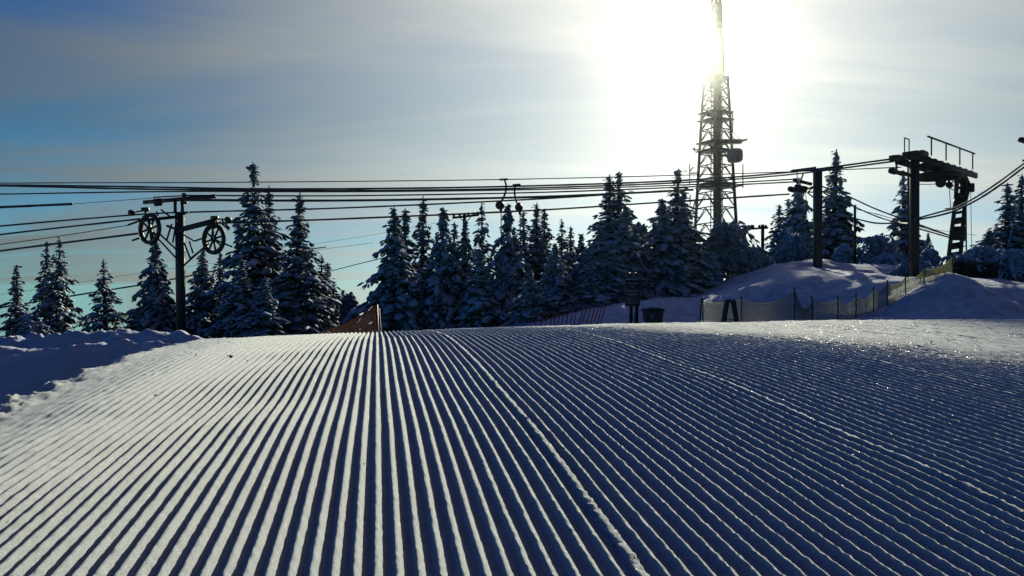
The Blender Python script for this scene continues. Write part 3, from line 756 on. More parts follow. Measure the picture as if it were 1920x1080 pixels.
for k, t0 in enumerate((.09, .17)):
    q = A + (Bq - A) * t0 * .9 + UZ * .45 + ac * .4
    s1.rod('ladder_hoop_post', q, q + UZ * .62, .028, M_DARK)
q0_ = A + (Bq - A) * .081 + ac * .4 + UZ * 1.07; q1_ = A + (Bq - A) * .153 + ac * .4 + UZ * 1.07
s1.rod('ladder_hoop_top', q0_, q1_, .028, M_DARK)
rail = []
for k in range(4):
    q = A + (Bq - A) * (.15 + .25 * k) - ac * .55
    s1.rod('rail_post', q + .2 * UZ, q + UZ * 1.0, .035, M_DARK); rail.append(q + UZ * 1.0)
s1.rod('handrail', rail[0] - al * .4, rail[-1] + al * .3, .042, M_DARK, 8)
cb = V3(P(1757, 334, 36.2)[0], 36.2, P(1757, 331, 36.2)[2])
bw = s1.part('bull_wheel', torus(cb, UZ, .95, .10, 36, 8, 1.2), M_DARK, True)
s1.part('hub', lathe(cb, UZ, [(-.2, .12), (-.18, .2), (.35, .2), (.4, .12)], 14), M_DARK, True, bw)
for k in range(6):
    a = k * math.pi / 3
    s1.part('spoke', beam(cb + V3(math.cos(a), math.sin(a), 0) * .15, cb + V3(math.cos(a), math.sin(a), 0) * .9, .10, .14), M_DARK, parent=bw)
s1.part('guard_ring', torus(cb - UZ * .22, UZ, .98, .022, 36, 5), M_DARK, True)
for k in range(4):
    a = k * math.pi / 2 + .5; q = cb + V3(math.cos(a), math.sin(a), 0) * .97
    s1.rod('ring_stay', q - UZ * .22, q + UZ * .32, .02, M_DARK, 5)
s1.part('under_frame', beam(cb + UZ * .33 - al * 1.6, cb + UZ * .33 + al * 2.1, .5, .18), M_DARK)
s1.part('left_boom', beam(A + UZ * .1, P(1673, 298, 33.2), .18, .20), M_DARK)
s1.part('boom_end', beam(P(1671, 297, 33.2), P(1685, 296, 33.4), .22, .26), M_DARK)
s1.rod('hanger_bar', P(1679, 300, 33.3), P(1682, 316, 33.3), .05, M_DARK)
s1.part('guide_sheave', lathe(P(1679, 322, 33.3), V3(1, .5, -.15), [(-.32, .08), (-.3, .14), (-.02, .14), (0, .09), (.3, .10), (.55, .07)], 12), M_DARK, True)
s1.part('sheave_arm', beam(P(1690, 323, 33.4), P(1706, 329, 34), .10, .14), M_DARK)
s1.part('drop_sheave', lathe(P(1764, 342, 35.6), V3(.9, .5, 0), [(-.06, .12), (-.05, .24), (.05, .24), (.06, .12)], 14), M_DARK, True)
# tow waiting under the wheel
tw_ = Thing('tow_reel', 'tow reel hanging under the bull wheel of the station', 'tow bar', P(1780, 352, 36.0), 'T-bar tow reels')
tw_.rod('arm', P(1779, 332, 36.0), P(1780, 346, 36.0), .06, M_DARK)
tw_.part('reel', lathe(P(1780, 347, 36), V3(.7, 1, 0), [(-.12, .06), (-.10, .15), (.10, .15), (.12, .06)], 12), M_DARK, True)
tw_.rod('tow_line', P(1780, 350, 36), P(1782.5, 391, 36), .018, M_THIN, 5)
tw_.part('bar', beam(P(1772, 391.5, 36), P(1793, 389.5, 36), .05, .05), M_WOOD)
# leaning lattice leg
L0, L1 = P(1804, 343, 38.6), foot(1786, 38.2)
L1 = L1 - .3 * UZ
wv = V3(.25, 0, .04)
for sgn in (-1, 1):
    s1.part('leg', tube([L0 + V3(-.55, -.5, .28) + wv * sgn * .4, L0 + V3(-.12, -.1, .12) + wv * sgn * .8, L0 + (L1 - L0) * .15 + wv * sgn * .95, L1 + wv * sgn * 1.25], .11, 6), M_DARK)
for k in range(11):
    t0 = .05 + k * .09; q = L0 + (L1 - L0) * t0
    s1.part('leg_tie', beam(q - wv * 1.1, q + wv * 1.1, .14, (.14, .32, .22)[k % 3]), M_DARK)
s1.box('control_box', L0 + (L1 - L0) * .55 + V3(.0, -.18, 0), UX * .26, UY * .14, UZ * .34, M_DARK)
s1.part('leg_wheel', lathe(L0 + (L1 - L0) * .22 + V3(-.15, -.2, 0), V3(.2, 1, 0), [(-.06, .1), (-.05, .28), (.05, .28), (.06, .1)], 14), M_DARK, True)
s1.box('junction_box', P(1821, 352, 38.6), UX * .12, UY * .12, UZ * .22, M_DARK)
s1.part('knee', tube([P(1778, 322, 38.0), P(1793, 326, 38.3), P(1804, 334, 38.6), P(1809, 346, 38.7), P(1808, 362, 38.7), P(1804, 384, 38.6)], [.12, .16, .21, .24, .24, .2], 8), M_DARK, True)
for a_, b_ in (((1808, 322), (1818, 345)), ((1790, 330), (1806, 325)), ((1797, 338), (1809, 325)), ((1800, 330), (1812, 345))):
    s1.rod('strut', P(*a_, 38.6), P(*b_, 38.6), .05, M_DARK)
la0, la1 = P(1807, 385, 38.9), P(1802.5, 478, 38.9)
lb0, lb1 = P(1811, 380, 38.9), P(1812, 478, 38.9)
s1.rod('ladder_rail', la0, la1, .04, M_DARK); s1.rod('ladder_rail', lb0, lb1, .04, M_DARK)
for k in range(9):
    t0 = .06 + k * .11; s1.rod('rung', la0 + (la1 - la0) * t0, lb0 + (lb1 - lb0) * t0, .028, M_DARK, 5)
s1.rod('stay_wire', P(1820, 356, 38.6), P(1822, 478, 38.6), .016, M_THIN, 4)
for a_, b_ in (((1784, 338), (1797, 344)), ((1783, 347), (1796, 352)), ((1781, 353), (1795, 360))):
    s1.rod('rope_run', P(*a_, 36.2), P(*b_, 37.6), .022, M_THIN, 5)

# ------------------------------------------------------------------ ropes
def rope(label, pts, r, m=None, group='lift ropes', name='lift_rope', cat='cable', sides=6):
    """pts: (px, py, d) knots, smoothly joined"""
    K = np.array([P(*p) for p in pts]); n = len(K)
    if n == 2:
        t = np.linspace(0, 1, 12)[:, None]; C_ = K[0] + (K[1] - K[0]) * t
    else:
        s = np.linspace(0, n - 1, (n - 1) * 10 + 1); i = np.minimum(s.astype(int), n - 2); f = (s - i)[:, None]
        Tn = np.zeros_like(K); dk = np.diff(K, axis=0); seg = np.linalg.norm(dk, axis=1)
        Tn[1:-1] = (K[2:] - K[:-2]) / (seg[1:] + seg[:-1])[:, None]; Tn[0] = dk[0] / seg[0]; Tn[-1] = dk[-1] / seg[-1]
        Lg = seg[i][:, None]
        C_ = (2 * f ** 3 - 3 * f ** 2 + 1) * K[i] + (f ** 3 - 2 * f ** 2 + f) * Lg * Tn[i] + (-2 * f ** 3 + 3 * f ** 2) * K[i + 1] + (f ** 3 - f ** 2) * Lg * Tn[i + 1]
    rr = r * (1 + .12 * np.array([vnoise(q[0] * 3.0, q[2] * 9.0) for q in C_]))
    o = link(name, MB().add(tube(C_ - C_[0], rr, sides)).mesh(name, m or M_ROPE, sm=True), loc=C_[0])
    return tag(o, label, cat, group)
rope('topmost thin rope carrying the left tow reel, nearly level across the sky', [(-500, 349, 33), (0, 343.5, 34), (480, 341.5, 35), (945, 336.5, 35.5), (1300, 328, 35.5), (1484, 322, 37.7), (1690, 313.5, 34.6)], .024, M_THIN)
rope('thick frosted rope just below the topmost thin one, upper strand', [(-500, 346, 33), (0, 347, 34), (240, 350, 34.5), (480, 354, 35), (800, 352.5, 35.3), (1100, 345.5, 35.5), (1300, 337, 36), (1484, 322.5, 37.6), (1673, 298, 33.2)], .044)
rope('thick frosted rope just below the topmost thin one, lower strand', [(-500, 343, 34), (0, 348.5, 34.5), (240, 354, 34.8), (480, 357, 35.3), (800, 356.5, 35.6), (1100, 349.5, 36), (1300, 341, 36.2), (1484, 327, 37.8), (1676, 302.5, 33.4)], .042)
rope('thin dark rope under the thick frosted strands, passing above the left pylon beam', [(-500, 371, 34), (0, 364, 35), (330, 359, 35.6), (640, 359.5, 36), (1000, 355.5, 36.5), (1300, 346, 37), (1491, 336, 37.7)], .034)
rope('thick stub of rope at the left edge that thins out beyond its splice', [(-500, 409, 33), (0, 388.5, 34), (136, 382.5, 34.3)], .060)
rope('hair-thin rope from the thick stub to the left pylon crossbeam', [(136, 382.5, 34.3), (290, 371, 34.3)], .014, M_THIN)
rope('medium rope leaving the left pylon beam to the right, level with its cap', [(350, 366.5, 34), (640, 367, 34.6), (1000, 361, 35), (1300, 350, 36.6), (1491, 341, 37.7)], .036)
rope('thick rope leaving the left pylon crossbeam to the right', [(345, 375, 34), (640, 376, 34.6), (1000, 369.5, 35), (1180, 362, 35.5), (1300, 355.5, 36.2)], .058)
rope('haul rope over the top of the left pylon wheel, upper of the left spans', [(-500, 473, 40), (0, 433 - 9, 35), (262, 402, 33.6), (333, 398.5, 33.9), (640, 390, 34.6), (1000, 373.5, 35.2), (1260, 357, 36), (1300, 355, 36.3)], .040)
rope('haul rope entering the left pylon wheel on its upper left', [(-500, 505, 42), (0, 440, 35.5), (262, 410.5, 33.6)], .042)
rope('thin slack wire rising to the left wheel from the left edge', [(-500, 530, 44), (0, 458.5, 36), (120, 441.5, 34.8), (242, 422, 33.6)], .020, M_THIN)
rope('haul rope entering the left pylon wheel at mid height, lowest of the four', [(-500, 540, 42), (0, 470.5, 35.5), (258, 438, 33.6)], .050)
rope('haul rope running from the right pylon wheel to the middle pylon sheave', [(405, 418.5, 33.6), (640, 410.5, 34.4), (1000, 394.5, 35), (1260, 378, 36.2), (1480, 364, 37.6)], .044)
rope('low rope behind the left spruces, upper one, sagging past the lone dark spruce', [(-400, 640, 52), (0, 577, 47), (170, 549, 46), (300, 528, 46), (440, 500, 46)], .050, group='ropes of the lift behind')
rope('short rope end showing right of the ragged dark spruce', [(440, 488, 46), (545, 472, 46), (612, 463, 46)], .036, group='ropes of the lift behind')
rope('faint low wire behind the twin spruces at the left', [(-400, 592, 60), (0, 552, 55), (270, 511, 52), (700, 455, 50)], .012, M_THIN, group='ropes of the lift behind')
rope('lowest wire behind the left spruces, close above the bank', [(-400, 660, 52), (0, 632, 48), (170, 600, 47), (260, 586, 47)], .026, group='ropes of the lift behind')
rope('rope crossing the open sky between the left clump and the broad spruce by the net', [(560, 522, 46), (620, 508, 46), (705, 487, 46), (800, 468, 46), (925, 468, 46), (1085, 474, 46), (1140, 478, 46)], .026, group='ropes of the lift behind')
rope('faint hair wire in the sky between the left clump and the middle row', [(560, 462, 60), (700, 440, 60), (850, 412, 60)], .012, M_THIN, group='ropes of the lift behind')
rope('rope sloping down right from the middle pylon towards the station, upper', [(1540, 349, 38), (1590, 368, 38), (1640, 391, 37.5), (1700, 413, 36), (1790, 445, 38)], .036)
rope('rope sloping down right from the middle pylon towards the station, lower', [(1545, 362, 38), (1598, 386, 38.4), (1650, 408, 38), (1720, 428, 37), (1790, 448, 38.2)], .034)
rope('slack rope sagging from the thin bare pole to the station post', [(1604, 410, 44), (1640, 418, 43), (1680, 418.5, 41), (1712, 420, 38)], .05)
rope('thin wire from the thin bare pole down to the station', [(1604, 392, 44), (1660, 406, 43), (1790, 445, 39)], .016, M_THIN)
rope('upper rope sagging up from the station post to the pylon at the right edge', [(1714, 411, 33.7), (1760, 398, 34), (1795, 388, 34.5), (1850, 357, 35), (1930, 299, 35.8)], .040)
rope('lower rope sagging up from the station post to the pylon at the right edge', [(1714, 413, 33.8), (1760, 404, 34.2), (1795, 393, 34.7), (1850, 364, 35), (1930, 306, 35.8)], .046)
rope('faint level wire behind the station, seen under the deck', [(1640, 400, 60), (1740, 428, 60), (1800, 437, 60), (1830, 441, 60)], .02, M_THIN, group='ropes of the lift behind')
gy_ = rope('pale guy wire slanting up past the spruces at the right edge', [(1889, 463, 37), (1905, 405, 37), (1952, 250, 36.3)], .035, M_TWIG)
gy_.name = 'guy_wire'

# two tow reels hanging from the ropes
def tow(px_t, py_t, pts, rx, ry, R_, yend, label, d):
    t = Thing('tow_reel', label, 'tow bar', P(rx, ry, d), 'T-bar tow reels')
    t.part('grip', beam(P(px_t - 8, py_t + .5, d), P(px_t + 7, py_t - .5, d), .10, .08), M_DARK)
    K = [P(*p, d) for p in pts]
    ts = np.linspace(0, len(K) - 1, 15); pp = []
    K_ = np.array(K)
    for s in ts:
        w_ = np.array([math.exp(-((s - i) / .62) ** 2) for i in range(len(K))]); w_ /= w_.sum(); pp.append((w_[:, None] * K_).sum(0))
    pp[0] = K_[0]; pp[-1] = K_[-1]
    t.part('arm', tube(pp, .045, 7), M_DARK, True)
    t.part('reel', lathe(P(rx, ry, d), V3(.25, 1, 0), [(-.15, .08), (-.13, R_ * .93), (-.08, R_), (.08, R_), (.13, R_ * .93), (.15, .08)], 18), M_DARK, True)
    t.part('reel_neck', beam(P(rx, ry - 9, d), P(rx, ry - 2, d), .14, .16), M_DARK)
    t.part('line_guide', beam(P(rx + 1.5, ry + 6, d), P(rx + 1.8, ry + 13, d), .12, .15), M_DARK)
    t.rod('tow_line', P(rx + 2, ry + 10, d), P(rx + 2.5, yend, d), .024, M_THIN, 5)
    t.part('bar', beam(P(rx - 8, yend + 1, d), P(rx + 13, yend, d), .05, .05), M_WOOD)
tow(945, 336.5, [(946, 336.5), (949, 346), (948.5, 360), (943, 373), (939, 379)], 937.5, 385, .20, 604, 'left one of the two round tow reels hanging in the middle of the sky', 35.4)
tow(969, 346.5, [(965.5, 347.5), (964.5, 360), (966, 372), (969.5, 381), (972, 385)], 973, 389, .175, 470, 'right one of the two round tow reels hanging in the middle of the sky', 35.3)

# ------------------------------------------------------------------ utility poles behind the trees
bu = foot(868, 46)
up_ = Thing('utility_pole', 'wooden utility pole with one crossarm standing among the middle spruces', 'utility pole', bu)
up_.rod('shaft', bu - .3 * UZ, P(871, 400, 46), .10, M_WOOD, 8)
up_.part('crossarm', beam(P(848, 408.5, 46), P(898, 403, 46), .12, .12), M_WOOD)
for q in (851, 862, 878, 888, 896): up_.part('insulator', lathe(P(q, 405.5 - (q - 848) * .11, 46), UZ, [(-.06, .03), (-.02, .07), (.05, .08), (.12, .04)], 8), M_DARK, True)
for a_, b_ in (((862, 408), (871, 417)), ((883, 406), (873, 418))): up_.rod('brace', P(*a_, 46), P(*b_, 46), .03, M_DARK)
bh = foot(1413, 58)
uf = Thing('utility_pole', 'two-legged wooden utility frame with a crossarm, right of the lattice tower', 'utility pole', bh)
for q, yt in ((1396, 424), (1430, 421)): 
    bq = foot(q, 58); uf.rod('leg', bq - .3 * UZ, P(q, yt, 58), .13, M_WOOD, 8)
uf.part('crossarm', beam(P(1388, 430.5, 58), P(1440, 427, 58), .14, .14), M_WOOD)
for q in (1404, 1409, 1412, 1424, 1436): uf.part('insulator', lathe(P(q, 426.5, 58), UZ, [(-.12, .05), (0, .10), (.1, .11), (.2, .05)], 8), M_DARK, True)

# ------------------------------------------------------------------ lattice tower
DT = 120.0
bT = foot(1342, DT)
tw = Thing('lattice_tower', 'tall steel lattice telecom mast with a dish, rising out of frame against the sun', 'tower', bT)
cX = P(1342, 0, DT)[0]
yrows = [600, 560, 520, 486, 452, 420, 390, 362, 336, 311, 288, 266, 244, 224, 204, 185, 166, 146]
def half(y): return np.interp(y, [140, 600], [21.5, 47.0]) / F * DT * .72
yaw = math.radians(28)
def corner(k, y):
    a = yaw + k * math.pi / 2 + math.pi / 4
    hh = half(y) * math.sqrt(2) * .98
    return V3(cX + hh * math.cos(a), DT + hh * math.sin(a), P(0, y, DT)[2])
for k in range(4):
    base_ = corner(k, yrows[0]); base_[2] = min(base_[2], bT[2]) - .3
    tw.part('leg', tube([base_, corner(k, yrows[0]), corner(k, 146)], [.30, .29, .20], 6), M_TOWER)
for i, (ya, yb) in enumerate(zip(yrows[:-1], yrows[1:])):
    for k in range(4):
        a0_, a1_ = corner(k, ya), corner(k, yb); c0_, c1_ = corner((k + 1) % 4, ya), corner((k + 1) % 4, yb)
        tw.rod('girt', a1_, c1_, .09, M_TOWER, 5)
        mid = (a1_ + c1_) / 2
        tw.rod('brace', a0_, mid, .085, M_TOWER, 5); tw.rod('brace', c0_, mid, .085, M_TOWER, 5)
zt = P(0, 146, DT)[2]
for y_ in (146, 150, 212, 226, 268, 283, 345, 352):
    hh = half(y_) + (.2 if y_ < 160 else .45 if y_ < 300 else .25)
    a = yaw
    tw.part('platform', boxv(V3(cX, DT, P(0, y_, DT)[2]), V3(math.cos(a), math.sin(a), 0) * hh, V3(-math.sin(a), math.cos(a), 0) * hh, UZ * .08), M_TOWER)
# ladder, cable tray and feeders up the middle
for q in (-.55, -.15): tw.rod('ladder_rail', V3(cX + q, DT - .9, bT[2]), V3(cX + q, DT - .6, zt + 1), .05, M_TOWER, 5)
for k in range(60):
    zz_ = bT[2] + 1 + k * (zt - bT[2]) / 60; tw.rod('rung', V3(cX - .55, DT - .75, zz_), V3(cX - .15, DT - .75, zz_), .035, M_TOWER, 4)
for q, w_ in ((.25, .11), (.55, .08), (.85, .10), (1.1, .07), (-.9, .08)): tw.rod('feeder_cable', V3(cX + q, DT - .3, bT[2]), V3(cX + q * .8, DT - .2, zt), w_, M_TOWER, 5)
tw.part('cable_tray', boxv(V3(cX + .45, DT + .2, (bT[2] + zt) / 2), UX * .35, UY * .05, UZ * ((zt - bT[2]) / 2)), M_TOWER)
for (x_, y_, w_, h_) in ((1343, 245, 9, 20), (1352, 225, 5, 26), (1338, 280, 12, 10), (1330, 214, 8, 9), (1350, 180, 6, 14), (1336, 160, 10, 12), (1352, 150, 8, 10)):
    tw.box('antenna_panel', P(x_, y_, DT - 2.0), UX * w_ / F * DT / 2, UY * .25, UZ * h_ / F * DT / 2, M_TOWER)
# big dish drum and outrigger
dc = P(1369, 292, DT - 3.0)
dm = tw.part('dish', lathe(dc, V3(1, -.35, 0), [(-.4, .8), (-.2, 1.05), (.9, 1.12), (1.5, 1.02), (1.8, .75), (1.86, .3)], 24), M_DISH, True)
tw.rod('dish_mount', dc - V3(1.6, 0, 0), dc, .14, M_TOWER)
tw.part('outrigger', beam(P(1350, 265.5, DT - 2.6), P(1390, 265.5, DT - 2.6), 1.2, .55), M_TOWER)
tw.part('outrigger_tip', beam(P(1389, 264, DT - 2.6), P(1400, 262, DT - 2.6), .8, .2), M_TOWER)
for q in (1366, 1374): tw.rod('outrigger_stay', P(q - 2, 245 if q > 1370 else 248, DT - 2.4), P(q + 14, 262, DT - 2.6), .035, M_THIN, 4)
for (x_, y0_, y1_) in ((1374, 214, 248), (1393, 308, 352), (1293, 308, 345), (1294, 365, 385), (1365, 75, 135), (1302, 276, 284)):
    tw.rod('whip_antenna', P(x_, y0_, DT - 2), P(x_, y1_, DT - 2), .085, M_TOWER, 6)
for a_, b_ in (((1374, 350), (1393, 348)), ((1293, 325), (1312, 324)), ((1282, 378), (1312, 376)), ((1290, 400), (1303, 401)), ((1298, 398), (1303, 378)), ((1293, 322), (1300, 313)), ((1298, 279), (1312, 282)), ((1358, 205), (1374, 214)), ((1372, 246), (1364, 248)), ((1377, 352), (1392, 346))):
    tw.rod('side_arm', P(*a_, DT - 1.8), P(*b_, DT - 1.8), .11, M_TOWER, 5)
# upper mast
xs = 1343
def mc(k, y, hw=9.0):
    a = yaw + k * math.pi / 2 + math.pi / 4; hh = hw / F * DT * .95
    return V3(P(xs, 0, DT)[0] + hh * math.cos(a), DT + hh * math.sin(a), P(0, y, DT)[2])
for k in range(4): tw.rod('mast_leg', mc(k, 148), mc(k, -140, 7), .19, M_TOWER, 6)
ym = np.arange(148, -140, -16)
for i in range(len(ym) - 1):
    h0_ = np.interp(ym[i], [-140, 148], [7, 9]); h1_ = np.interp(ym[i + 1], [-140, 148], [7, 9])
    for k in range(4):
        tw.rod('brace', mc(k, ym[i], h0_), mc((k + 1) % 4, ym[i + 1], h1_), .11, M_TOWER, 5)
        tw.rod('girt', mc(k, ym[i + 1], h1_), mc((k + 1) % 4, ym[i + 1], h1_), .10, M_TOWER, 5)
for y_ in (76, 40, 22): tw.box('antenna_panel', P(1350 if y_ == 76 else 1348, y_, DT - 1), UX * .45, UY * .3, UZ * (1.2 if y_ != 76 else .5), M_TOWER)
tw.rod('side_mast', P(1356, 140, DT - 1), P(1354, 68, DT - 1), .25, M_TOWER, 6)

# ------------------------------------------------------------------ sign, bin, A-board
DG = 25.0
bg_ = foot(1186, DG)
sg = Thing('notice_sign', 'dark blue notice board with rows of white lettering on two posts, left of the bin', 'sign', bg_)
for q in (1183.5, 1194): sg.part('post', beam(P(q, 524, DG + .06) , V3(P(q, 0, DG)[0], DG + .06, bg_[2] - .2), .10, .10), M_WOOD)
cS = P(1186, 549.5, DG)
sg.box('board', cS, UX * .235, UY * .022, UZ * .43, M_SIGN, bevel=.2)
for e_ in (-1, 1): sg.part('trim', boxv(cS + e_ * UZ * .415 - UY * .026, UX * .23, UY * .004, UZ * .006), M_SIGN)
def text(s, c, size, m, parent, base, w=None):
    cu = bpy.data.curves.new('lettering', 'FONT'); cu.body = s; cu.size = size; cu.align_x = 'CENTER'; cu.align_y = 'CENTER'; cu.extrude = .0015
    o = bpy.data.objects.new('lettering', cu); col.objects.link(o)
    dg = bpy.context.evaluated_depsgraph_get(); me = bpy.data.meshes.new_from_object(o.evaluated_get(dg))
    bpy.data.objects.remove(o); bpy.data.curves.remove(cu)
    me.materials.clear(); me.materials.append(m)
    o = link('lettering', me, parent); o.location = np.asarray(c) - base; o.rotation_euler = (math.pi / 2, 0, 0)
    if w:
        xsz = max(v.co.x for v in me.vertices) - min(v.co.x for v in me.vertices); o.scale = (w / xsz, 1, 1)
    return o
for s_, yy_, sz, wd in (('ALL SKI', 531.3, .085, .29), ('TIL', 538, .075, .11), ('AVGANGER', 545.5, .085, .37), ('HEISET', 552.3, .085, .28), ('BRUK STAVER', 560.4, .05, .29), ('HOLD AVSTAND', 565, .055, .38), ('VIS HENSYN NÅ', 569.3, .05, .33)):
    text(s_, P(1186, yy_, DG) + V3(0, -.026, 0), sz, M_TEXT, sg.o, bg_, wd)
for q in (1181, 1192): sg.part('spot_lamp', lathe(P(q, 515, DG), V3(.2, -1, -.3), [(-.08, .03), (-.05, .06), (.06, .075), (.07, .05)], 10), M_DARK, True)
sg.part('snow_cap', boxv(P(1186, 524, DG), UX * .2, UY * .05, UZ * .02), M_TSNOW)
sg.part('post_sticker', boxv(P(1190, 600, DG - .03), UX * .035, UY * .004, UZ * .16), M_LABEL)

bb = foot(1224, 25.4)
bn = Thing('litter_bin', 'dark wheeled litter bin with a snow-rimmed lid, right of the notice sign', 'bin', bb)
zt_ = P(0, 581, 25.4)[2]; hB = zt_ - bb[2]
Vb = []
for z_, w_, d_ in ((-.1, .25, .27), (hB * .25, .265, .28), (hB * .8, .295, .31), (hB, .30, .32)):
    for sx, sy in ((-1, -1), (1, -1), (1, 1), (-1, 1)): Vb.append(bb + V3(sx * w_, sy * d_, z_))
Vb = np.array(Vb); Fb = np.array([[l * 4 + k, l * 4 + (k + 1) % 4, (l + 1) * 4 + (k + 1) % 4, (l + 1) * 4 + k] for l in range(3) for k in range(4)] + [[3, 2, 1, 0], [12, 13, 14, 15]])
bo = bn.part('body', (Vb, [Fb]), M_BIN); mdf = bo.modifiers.new('bevel', 'BEVEL'); mdf.width = .03; mdf.segments = 2
bn.box('rim', bb + UZ * (hB - .02), UX * .325, UY * .34, UZ * .03, M_BIN, bevel=.3)
def lidmesh(up, k):
    n = 9; a = np.linspace(-1, 1, n); X_, Y_ = np.meshgrid(a, a, indexing='ij')
    Z_ = up * (1 - .55 * X_ ** 2 - .35 * Y_ ** 2)
    top_ = np.stack([bb[0] + X_ * k, bb[1] + Y_ * k * 1.04, bb[2] + hB + .012 + Z_], -1).reshape(-1, 3); bot = top_.copy(); bot[:, 2] = bb[2] + hB + .011
    fs = grid_faces(n, n); V_ = np.concatenate([top_, bot]); rim_ = []
    ring = list(range(0, n)) + [i * n + n - 1 for i in range(1, n)] + [(n - 1) * n + j for j in range(n - 2, -1, -1)] + [i * n for i in range(n - 2, 0, -1)]
    for i_, q in enumerate(ring): w2 = ring[(i_ + 1) % len(ring)]; rim_.append([q, w2, w2 + n * n, q + n * n])
    return V_, [np.concatenate([fs[:, ::-1], fs + n * n, np.array(rim_)])]
bn.part('lid', lidmesh(.075, .34), M_BIN, True)
sl = lidmesh(.10, .30); sl[0][:, 2] += .028; sl[0][:, 0] -= .035
bn.part('snow_cap', sl, M_TSNOW, True)
bn.rod('handle', bb + V3(.34, -.26, hB - .03), bb + V3(.34, .26, hB - .03), .02, M_BIN)
bn.part('sticker', boxv(bb + V3(-.07, -.317, hB * .60), UX * .06, UY * .004, UZ * .11), M_LABEL)
for sx in (-.2, .2): bn.part('wheel', lathe(bb + V3(sx, .27, .05), UX, [(-.03, .05), (-.025, .09), (.025, .09), (.03, .05)], 10), M_DARK, True)

ba = foot(1369, 24.0)
ab = Thing('sandwich_board', 'dark A-shaped sandwich board seen from its side, in front of the yellowish net', 'sign', ba)
apx = P(1369, 563, 24.0)
adep = V3(ba[0], ba[1], 0); adep /= np.linalg.norm(adep); awid = V3(adep[1], -adep[0], 0)
for sx in (-1, 1):
    f_ = ba + awid * sx * .235 - UZ * .05
    t_ = apx + awid * sx * .085
    ab.part('panel', boxv((f_ + t_) / 2, (f_ - t_) / 2, adep * .28, awid * .078), M_DARK)
ab.box('hinge', apx - UZ * .02, awid * .165, adep * .29, UZ * .035, M_DARK)
ab.part('snow_cap', boxv(apx + UZ * .027, awid * .14, adep * .26, UZ * .012), M_TSNOW)
ab.part('spreader', beam(ba - awid * .16 - adep * .2 + UZ * .30, ba + awid * .16 - adep * .2 + UZ * .30, .03, .03), M_DARK)

# ------------------------------------------------------------------ nets
def net_mat(name, c, tr):
    m = mat(name, c, .6, .35, 3.0); nt = m.node_tree; b = nt.nodes['Principled BSDF']; o = nt.nodes['Material Output']
    t = nt.nodes.new('ShaderNodeBsdfTranslucent'); t.inputs['Color'].default_value = (*tr, 1)
    mx = nt.nodes.new('ShaderNodeMixShader'); mx.inputs[0].default_value = .5
    nt.links.new(b.outputs[0], mx.inputs[1]); nt.links.new(t.outputs[0], mx.inputs[2]); nt.links.new(mx.outputs[0], o.inputs['Surface'])
    return m
M_NETY = net_mat('yellow_green_net', (.40, .42, .27), (.50, .52, .32))
M_NETO = net_mat('orange_net', (.24, .11, .06), (.20, .10, .05))
def net_panel(a0, a1, b0, b1, sag, cell, wd, n_bulge=0.0):
    """strands between two posts: a0/b0 bottoms, a1/b1 tops"""
    L = np.linalg.norm(b0 - a0); nu = max(6, int(L / cell)); nv = max(5, int(np.linalg.norm(a1 - a0) / cell))
    def pt(s, t):
        lo = a0 + (b0 - a0) * s; hi = a1 + (b1 - a1) * s - UZ * sag * 4 * s * (1 - s)
        q = lo + (hi - lo) * t; q = q + UY * n_bulge * math.sin(s * 3.14) * math.sin(t * 3.14)
        q[2] = max(q[2], lo[2] + .02 * t); return q
    mb = MB()
    nrm_ = np.cross(b0 - a0, UZ); nrm_ /= np.linalg.norm(nrm_)
    for i in range(nu + 1):
        s = i / nu; pts = [pt(s, t) for t in np.linspace(0, 1, 7)]
        mb.add(tube(pts, wd, 3, False))
    for j in range(nv + 1):
        t = j / nv; pts = [pt(s, t) for s in np.linspace(0, 1, 9)]
        mb.add(tube(pts, wd * (1.8 if j == nv else 1), 3, False))
    return mb
FP = [(1310, 25.0, 558, 1.0), (1318, 25.0, 560, .9), (1390, 24.6, 556, 1), (1490, 24.6, 541, 1), (1524, 24.8, 556, 1), (1571, 24.8, 556, 1), (1605, 24.6, 551, 1), (1638, 24.6, 539, 1), (1664, 24.7, 526, 1), (1698, 24.9, 513, 1), (1733, 25.1, 503, 1), (1786, 25.3, 490, 1)]
fb = foot(1550, 24.8)
nf_ = Thing('net_fence', 'sagging yellowish safety net on thin posts climbing the dark snow heap at the right', 'fence', fb)
pb = []
for i, (px, d, yt, _) in enumerate(FP):
    q = foot(px, d); tpt = P(px + (6 if i == 0 else (-2 if i == 4 else 0)), yt, d)
    tpt[2] = max(tpt[2], q[2] + .6)
    nf_.rod('post', q - .15 * UZ, tpt + UZ * .02, .022, M_WOOD, 6)
    pb.append((q, tpt))
SAG = [.08, .25, .42, .12, .22, .18, .12, .14, .16, .16, .12]
for i in range(1, len(FP) - 1):
    (q0, t0), (q1, t1) = pb[i], pb[i + 1]
    h0_, h1_ = min(.92, t0[2] - q0[2] - .1), min(.92, t1[2] - q1[2] - .1)
    o = nf_.part('net', net_panel(q0 + UZ * .03 + UY * -.03, q0 + UZ * h0_ - UY * .03, q1 + UZ * .03 - UY * .03, q1 + UZ * h1_ - UY * .03, SAG[i - 1], .055, .0085, .05), M_NETY); o['kind'] = 'stuff'
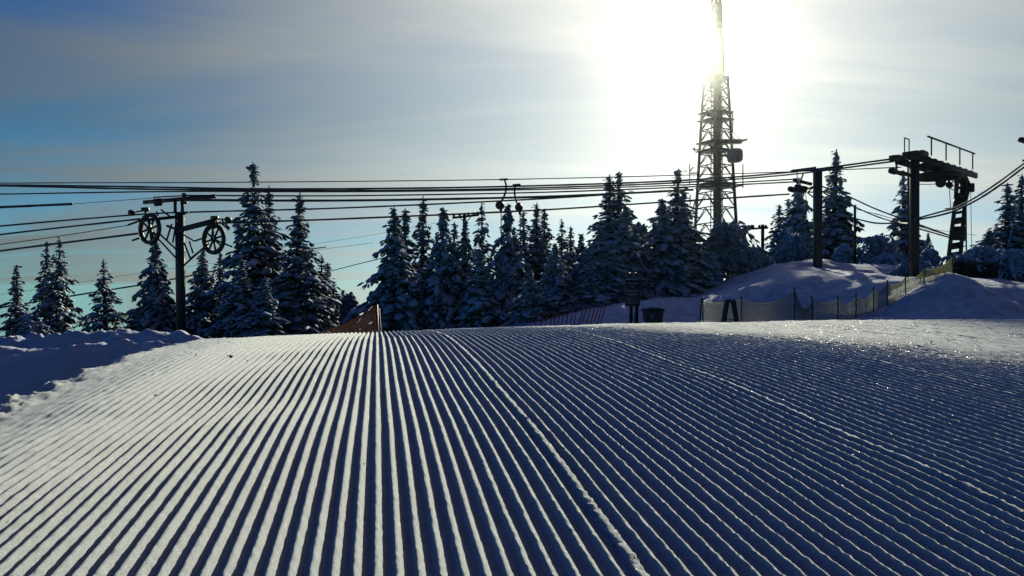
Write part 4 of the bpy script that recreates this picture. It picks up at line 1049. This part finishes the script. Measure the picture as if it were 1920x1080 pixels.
# orange net by the left clump
o0, o1 = foot(606, 15.0), foot(712, 14.2)
on = Thing('orange_net', 'orange safety net rising to a leaning post at the crest, left of the broad spruce', 'fence', o1)
tp_ = P(706, 574, 14.2)
on.rod('post', o1 - .15 * UZ, tp_ + UZ * .03, .025, M_RED, 8)
on.rod('post', o1 + V3(.07, .1, -.15), P(710, 578, 14.3), .022, M_DARK, 6)
q_l = foot(560, 15.2)
on.part('net', net_panel(q_l + UZ * .02, q_l + UZ * (P(0, 634, 15.2)[2] - q_l[2]), o1 + UZ * .05, tp_, .10, .045, .0085, .04), M_NETO)['kind'] = 'stuff'
on.rod('post', q_l - .15 * UZ, q_l + UZ * max(.4, P(0, 632, 15.2)[2] - q_l[2]), .022, M_RED, 6)

# slanting red poles
ORD = 'first second third fourth fifth sixth seventh eighth ninth tenth'.split()
for i, (x_, top_, ln) in enumerate([(1000, 586, 14), (1012, 583, 16), (1021, 584, 15), (1030, 585, 15), (1037, 584, 14), (1044, 585, 16), (1051, 584, 15), (1060, 585, 12), (1068, 584, 13), (1075, 586, 12), (1085, 576, 20), (1091, 572, 24), (1098, 574, 24), (1106, 578, 20), (1113, 573, 22), (1120, 571, 22), (1126, 574, 22)]):
    d = 23.0 + .12 * (i % 3)
    bq = foot(x_ - ln * .55, d); tq = P(x_ + ln * .45, top_, d)
    o = link('slalom_pole', MB().add(tube([bq * 0 - UZ * .15, tq - bq], .017, 6)).mesh('slalom_pole', M_RED, sm=True), loc=bq)
    tag(o, ('%s from the left in the low left row of slanting dark red poles' % ORD[i]) if i <= 9 else ('%s from the left in the taller bunch of slanting red poles beside the notice sign' % ORD[i - 10]), 'pole', 'red poles leaning in the low left row' if i <= 9 else 'taller red poles leaning left of the sign')

# dark slatted fence beside the station
fs_ = foot(1825, 36.0)
sf = Thing('slat_fence', 'low dark slatted wooden fence right of the leaning station leg', 'fence', fs_)
for k in range(22):
    q = foot(1783 + k * 4.1, 36.0)
    sf.part('slat', boxv(q + UZ * .3, UX * .038, UY * .015, UZ * .42), M_WOOD)
for zz_ in (.15, .55):
    sf.part('rail', beam(foot(1781, 36.05) + UZ * zz_, foot(1871, 36.05) + UZ * zz_, .04, .07), M_WOOD)

# bits lying on the groomed snow
def bit(px, py, s, label, name, seed):
    R = np.random.default_rng(seed)
    x_, y_ = 0, 1
    dlo = 1.2
    for d in np.arange(1.2, 9, .01):
        if hz((px - 960) / F * d, d) + .008 > EYE + (HOR - py) / F * d: break
    q = V3((px - 960) / F * d, d, hz((px - 960) / F * d, d) + .012)
    v = ICO * (1 + .45 * (R.random((12, 1)) - .5)) * np.array([s, s * .8, s * .5])
    o = link(name, mesh_from(name, v, ICF, False, (M_BARK,)), loc=q); tag(o, label, 'debris', 'bits of bark on the groomed snow')
bit(432, 670, .022, 'dark bark chip lying on the bright groomed snow at the left', 'bark_chip', 1)
bit(741, 655, .016, 'small dark chip in a groove near the crest, right of the orange net', 'bark_chip', 2)
bit(197, 694, .012, 'tiny dark speck near the broken edge of the groomed snow', 'bark_chip', 3)

# crumbs broken off the ribs
def crumbs():
    R = np.random.default_rng(31); n = 600
    U = .9 * np.exp(R.random(n) * 2.0); sv = R.choice([12, 34, 56], n) * W + R.normal(0, .05, n)
    Vv = np.where(R.random(n) < .5, sv, R.uniform(-1.3, 4.0, n) * np.minimum(1, U / 2.5 + .3))
    x, y = xy(U, Vv); fr = Vv / W - np.round(Vv / W)
    z = H(x, y, False) + .0205 * (1 - 2 * np.abs(fr)) + .008 * fbm(x * 1.3, y * 1.3, 2)
    sz = .0016 + .0035 * R.random(n) ** 3
    D = R.normal(0, 1, (n, 3))
    v, f = batch(ICO, ICF, np.stack([x, y, z + sz * .4], -1), D, np.stack([sz * 1.4, sz, sz * .8], -1), R, .35)
    tag(link('snow_crumbs', mesh_from('snow_crumbs', v, f, False, (M_BANK,))), 'loose crumbs of snow scattered along the groomed ribs', 'snow', kind='stuff')
crumbs()
# added volume standing in for lens glare: it scatters the low sun towards the camera
hv, hf_ = boxv((0, 300, -20), UX * 960, UY * 660, UZ * 82)
hm = bpy.data.materials.new('glare_volume'); hm.use_nodes = True; nt = hm.node_tree; nt.nodes.remove(nt.nodes['Principled BSDF'])
pv = nt.nodes.new('ShaderNodeVolumePrincipled'); pv.inputs['Color'].default_value = (.95, .97, 1, 1); pv.inputs['Density'].default_value = .00004; pv.inputs['Anisotropy'].default_value = .96
nt.links.new(pv.outputs[0], nt.nodes['Material Output'].inputs['Volume'])
hzo = link('glare_volume', mesh_from('glare_volume', hv, hf_, False, (hm,))); tag(hzo, kind='stuff')
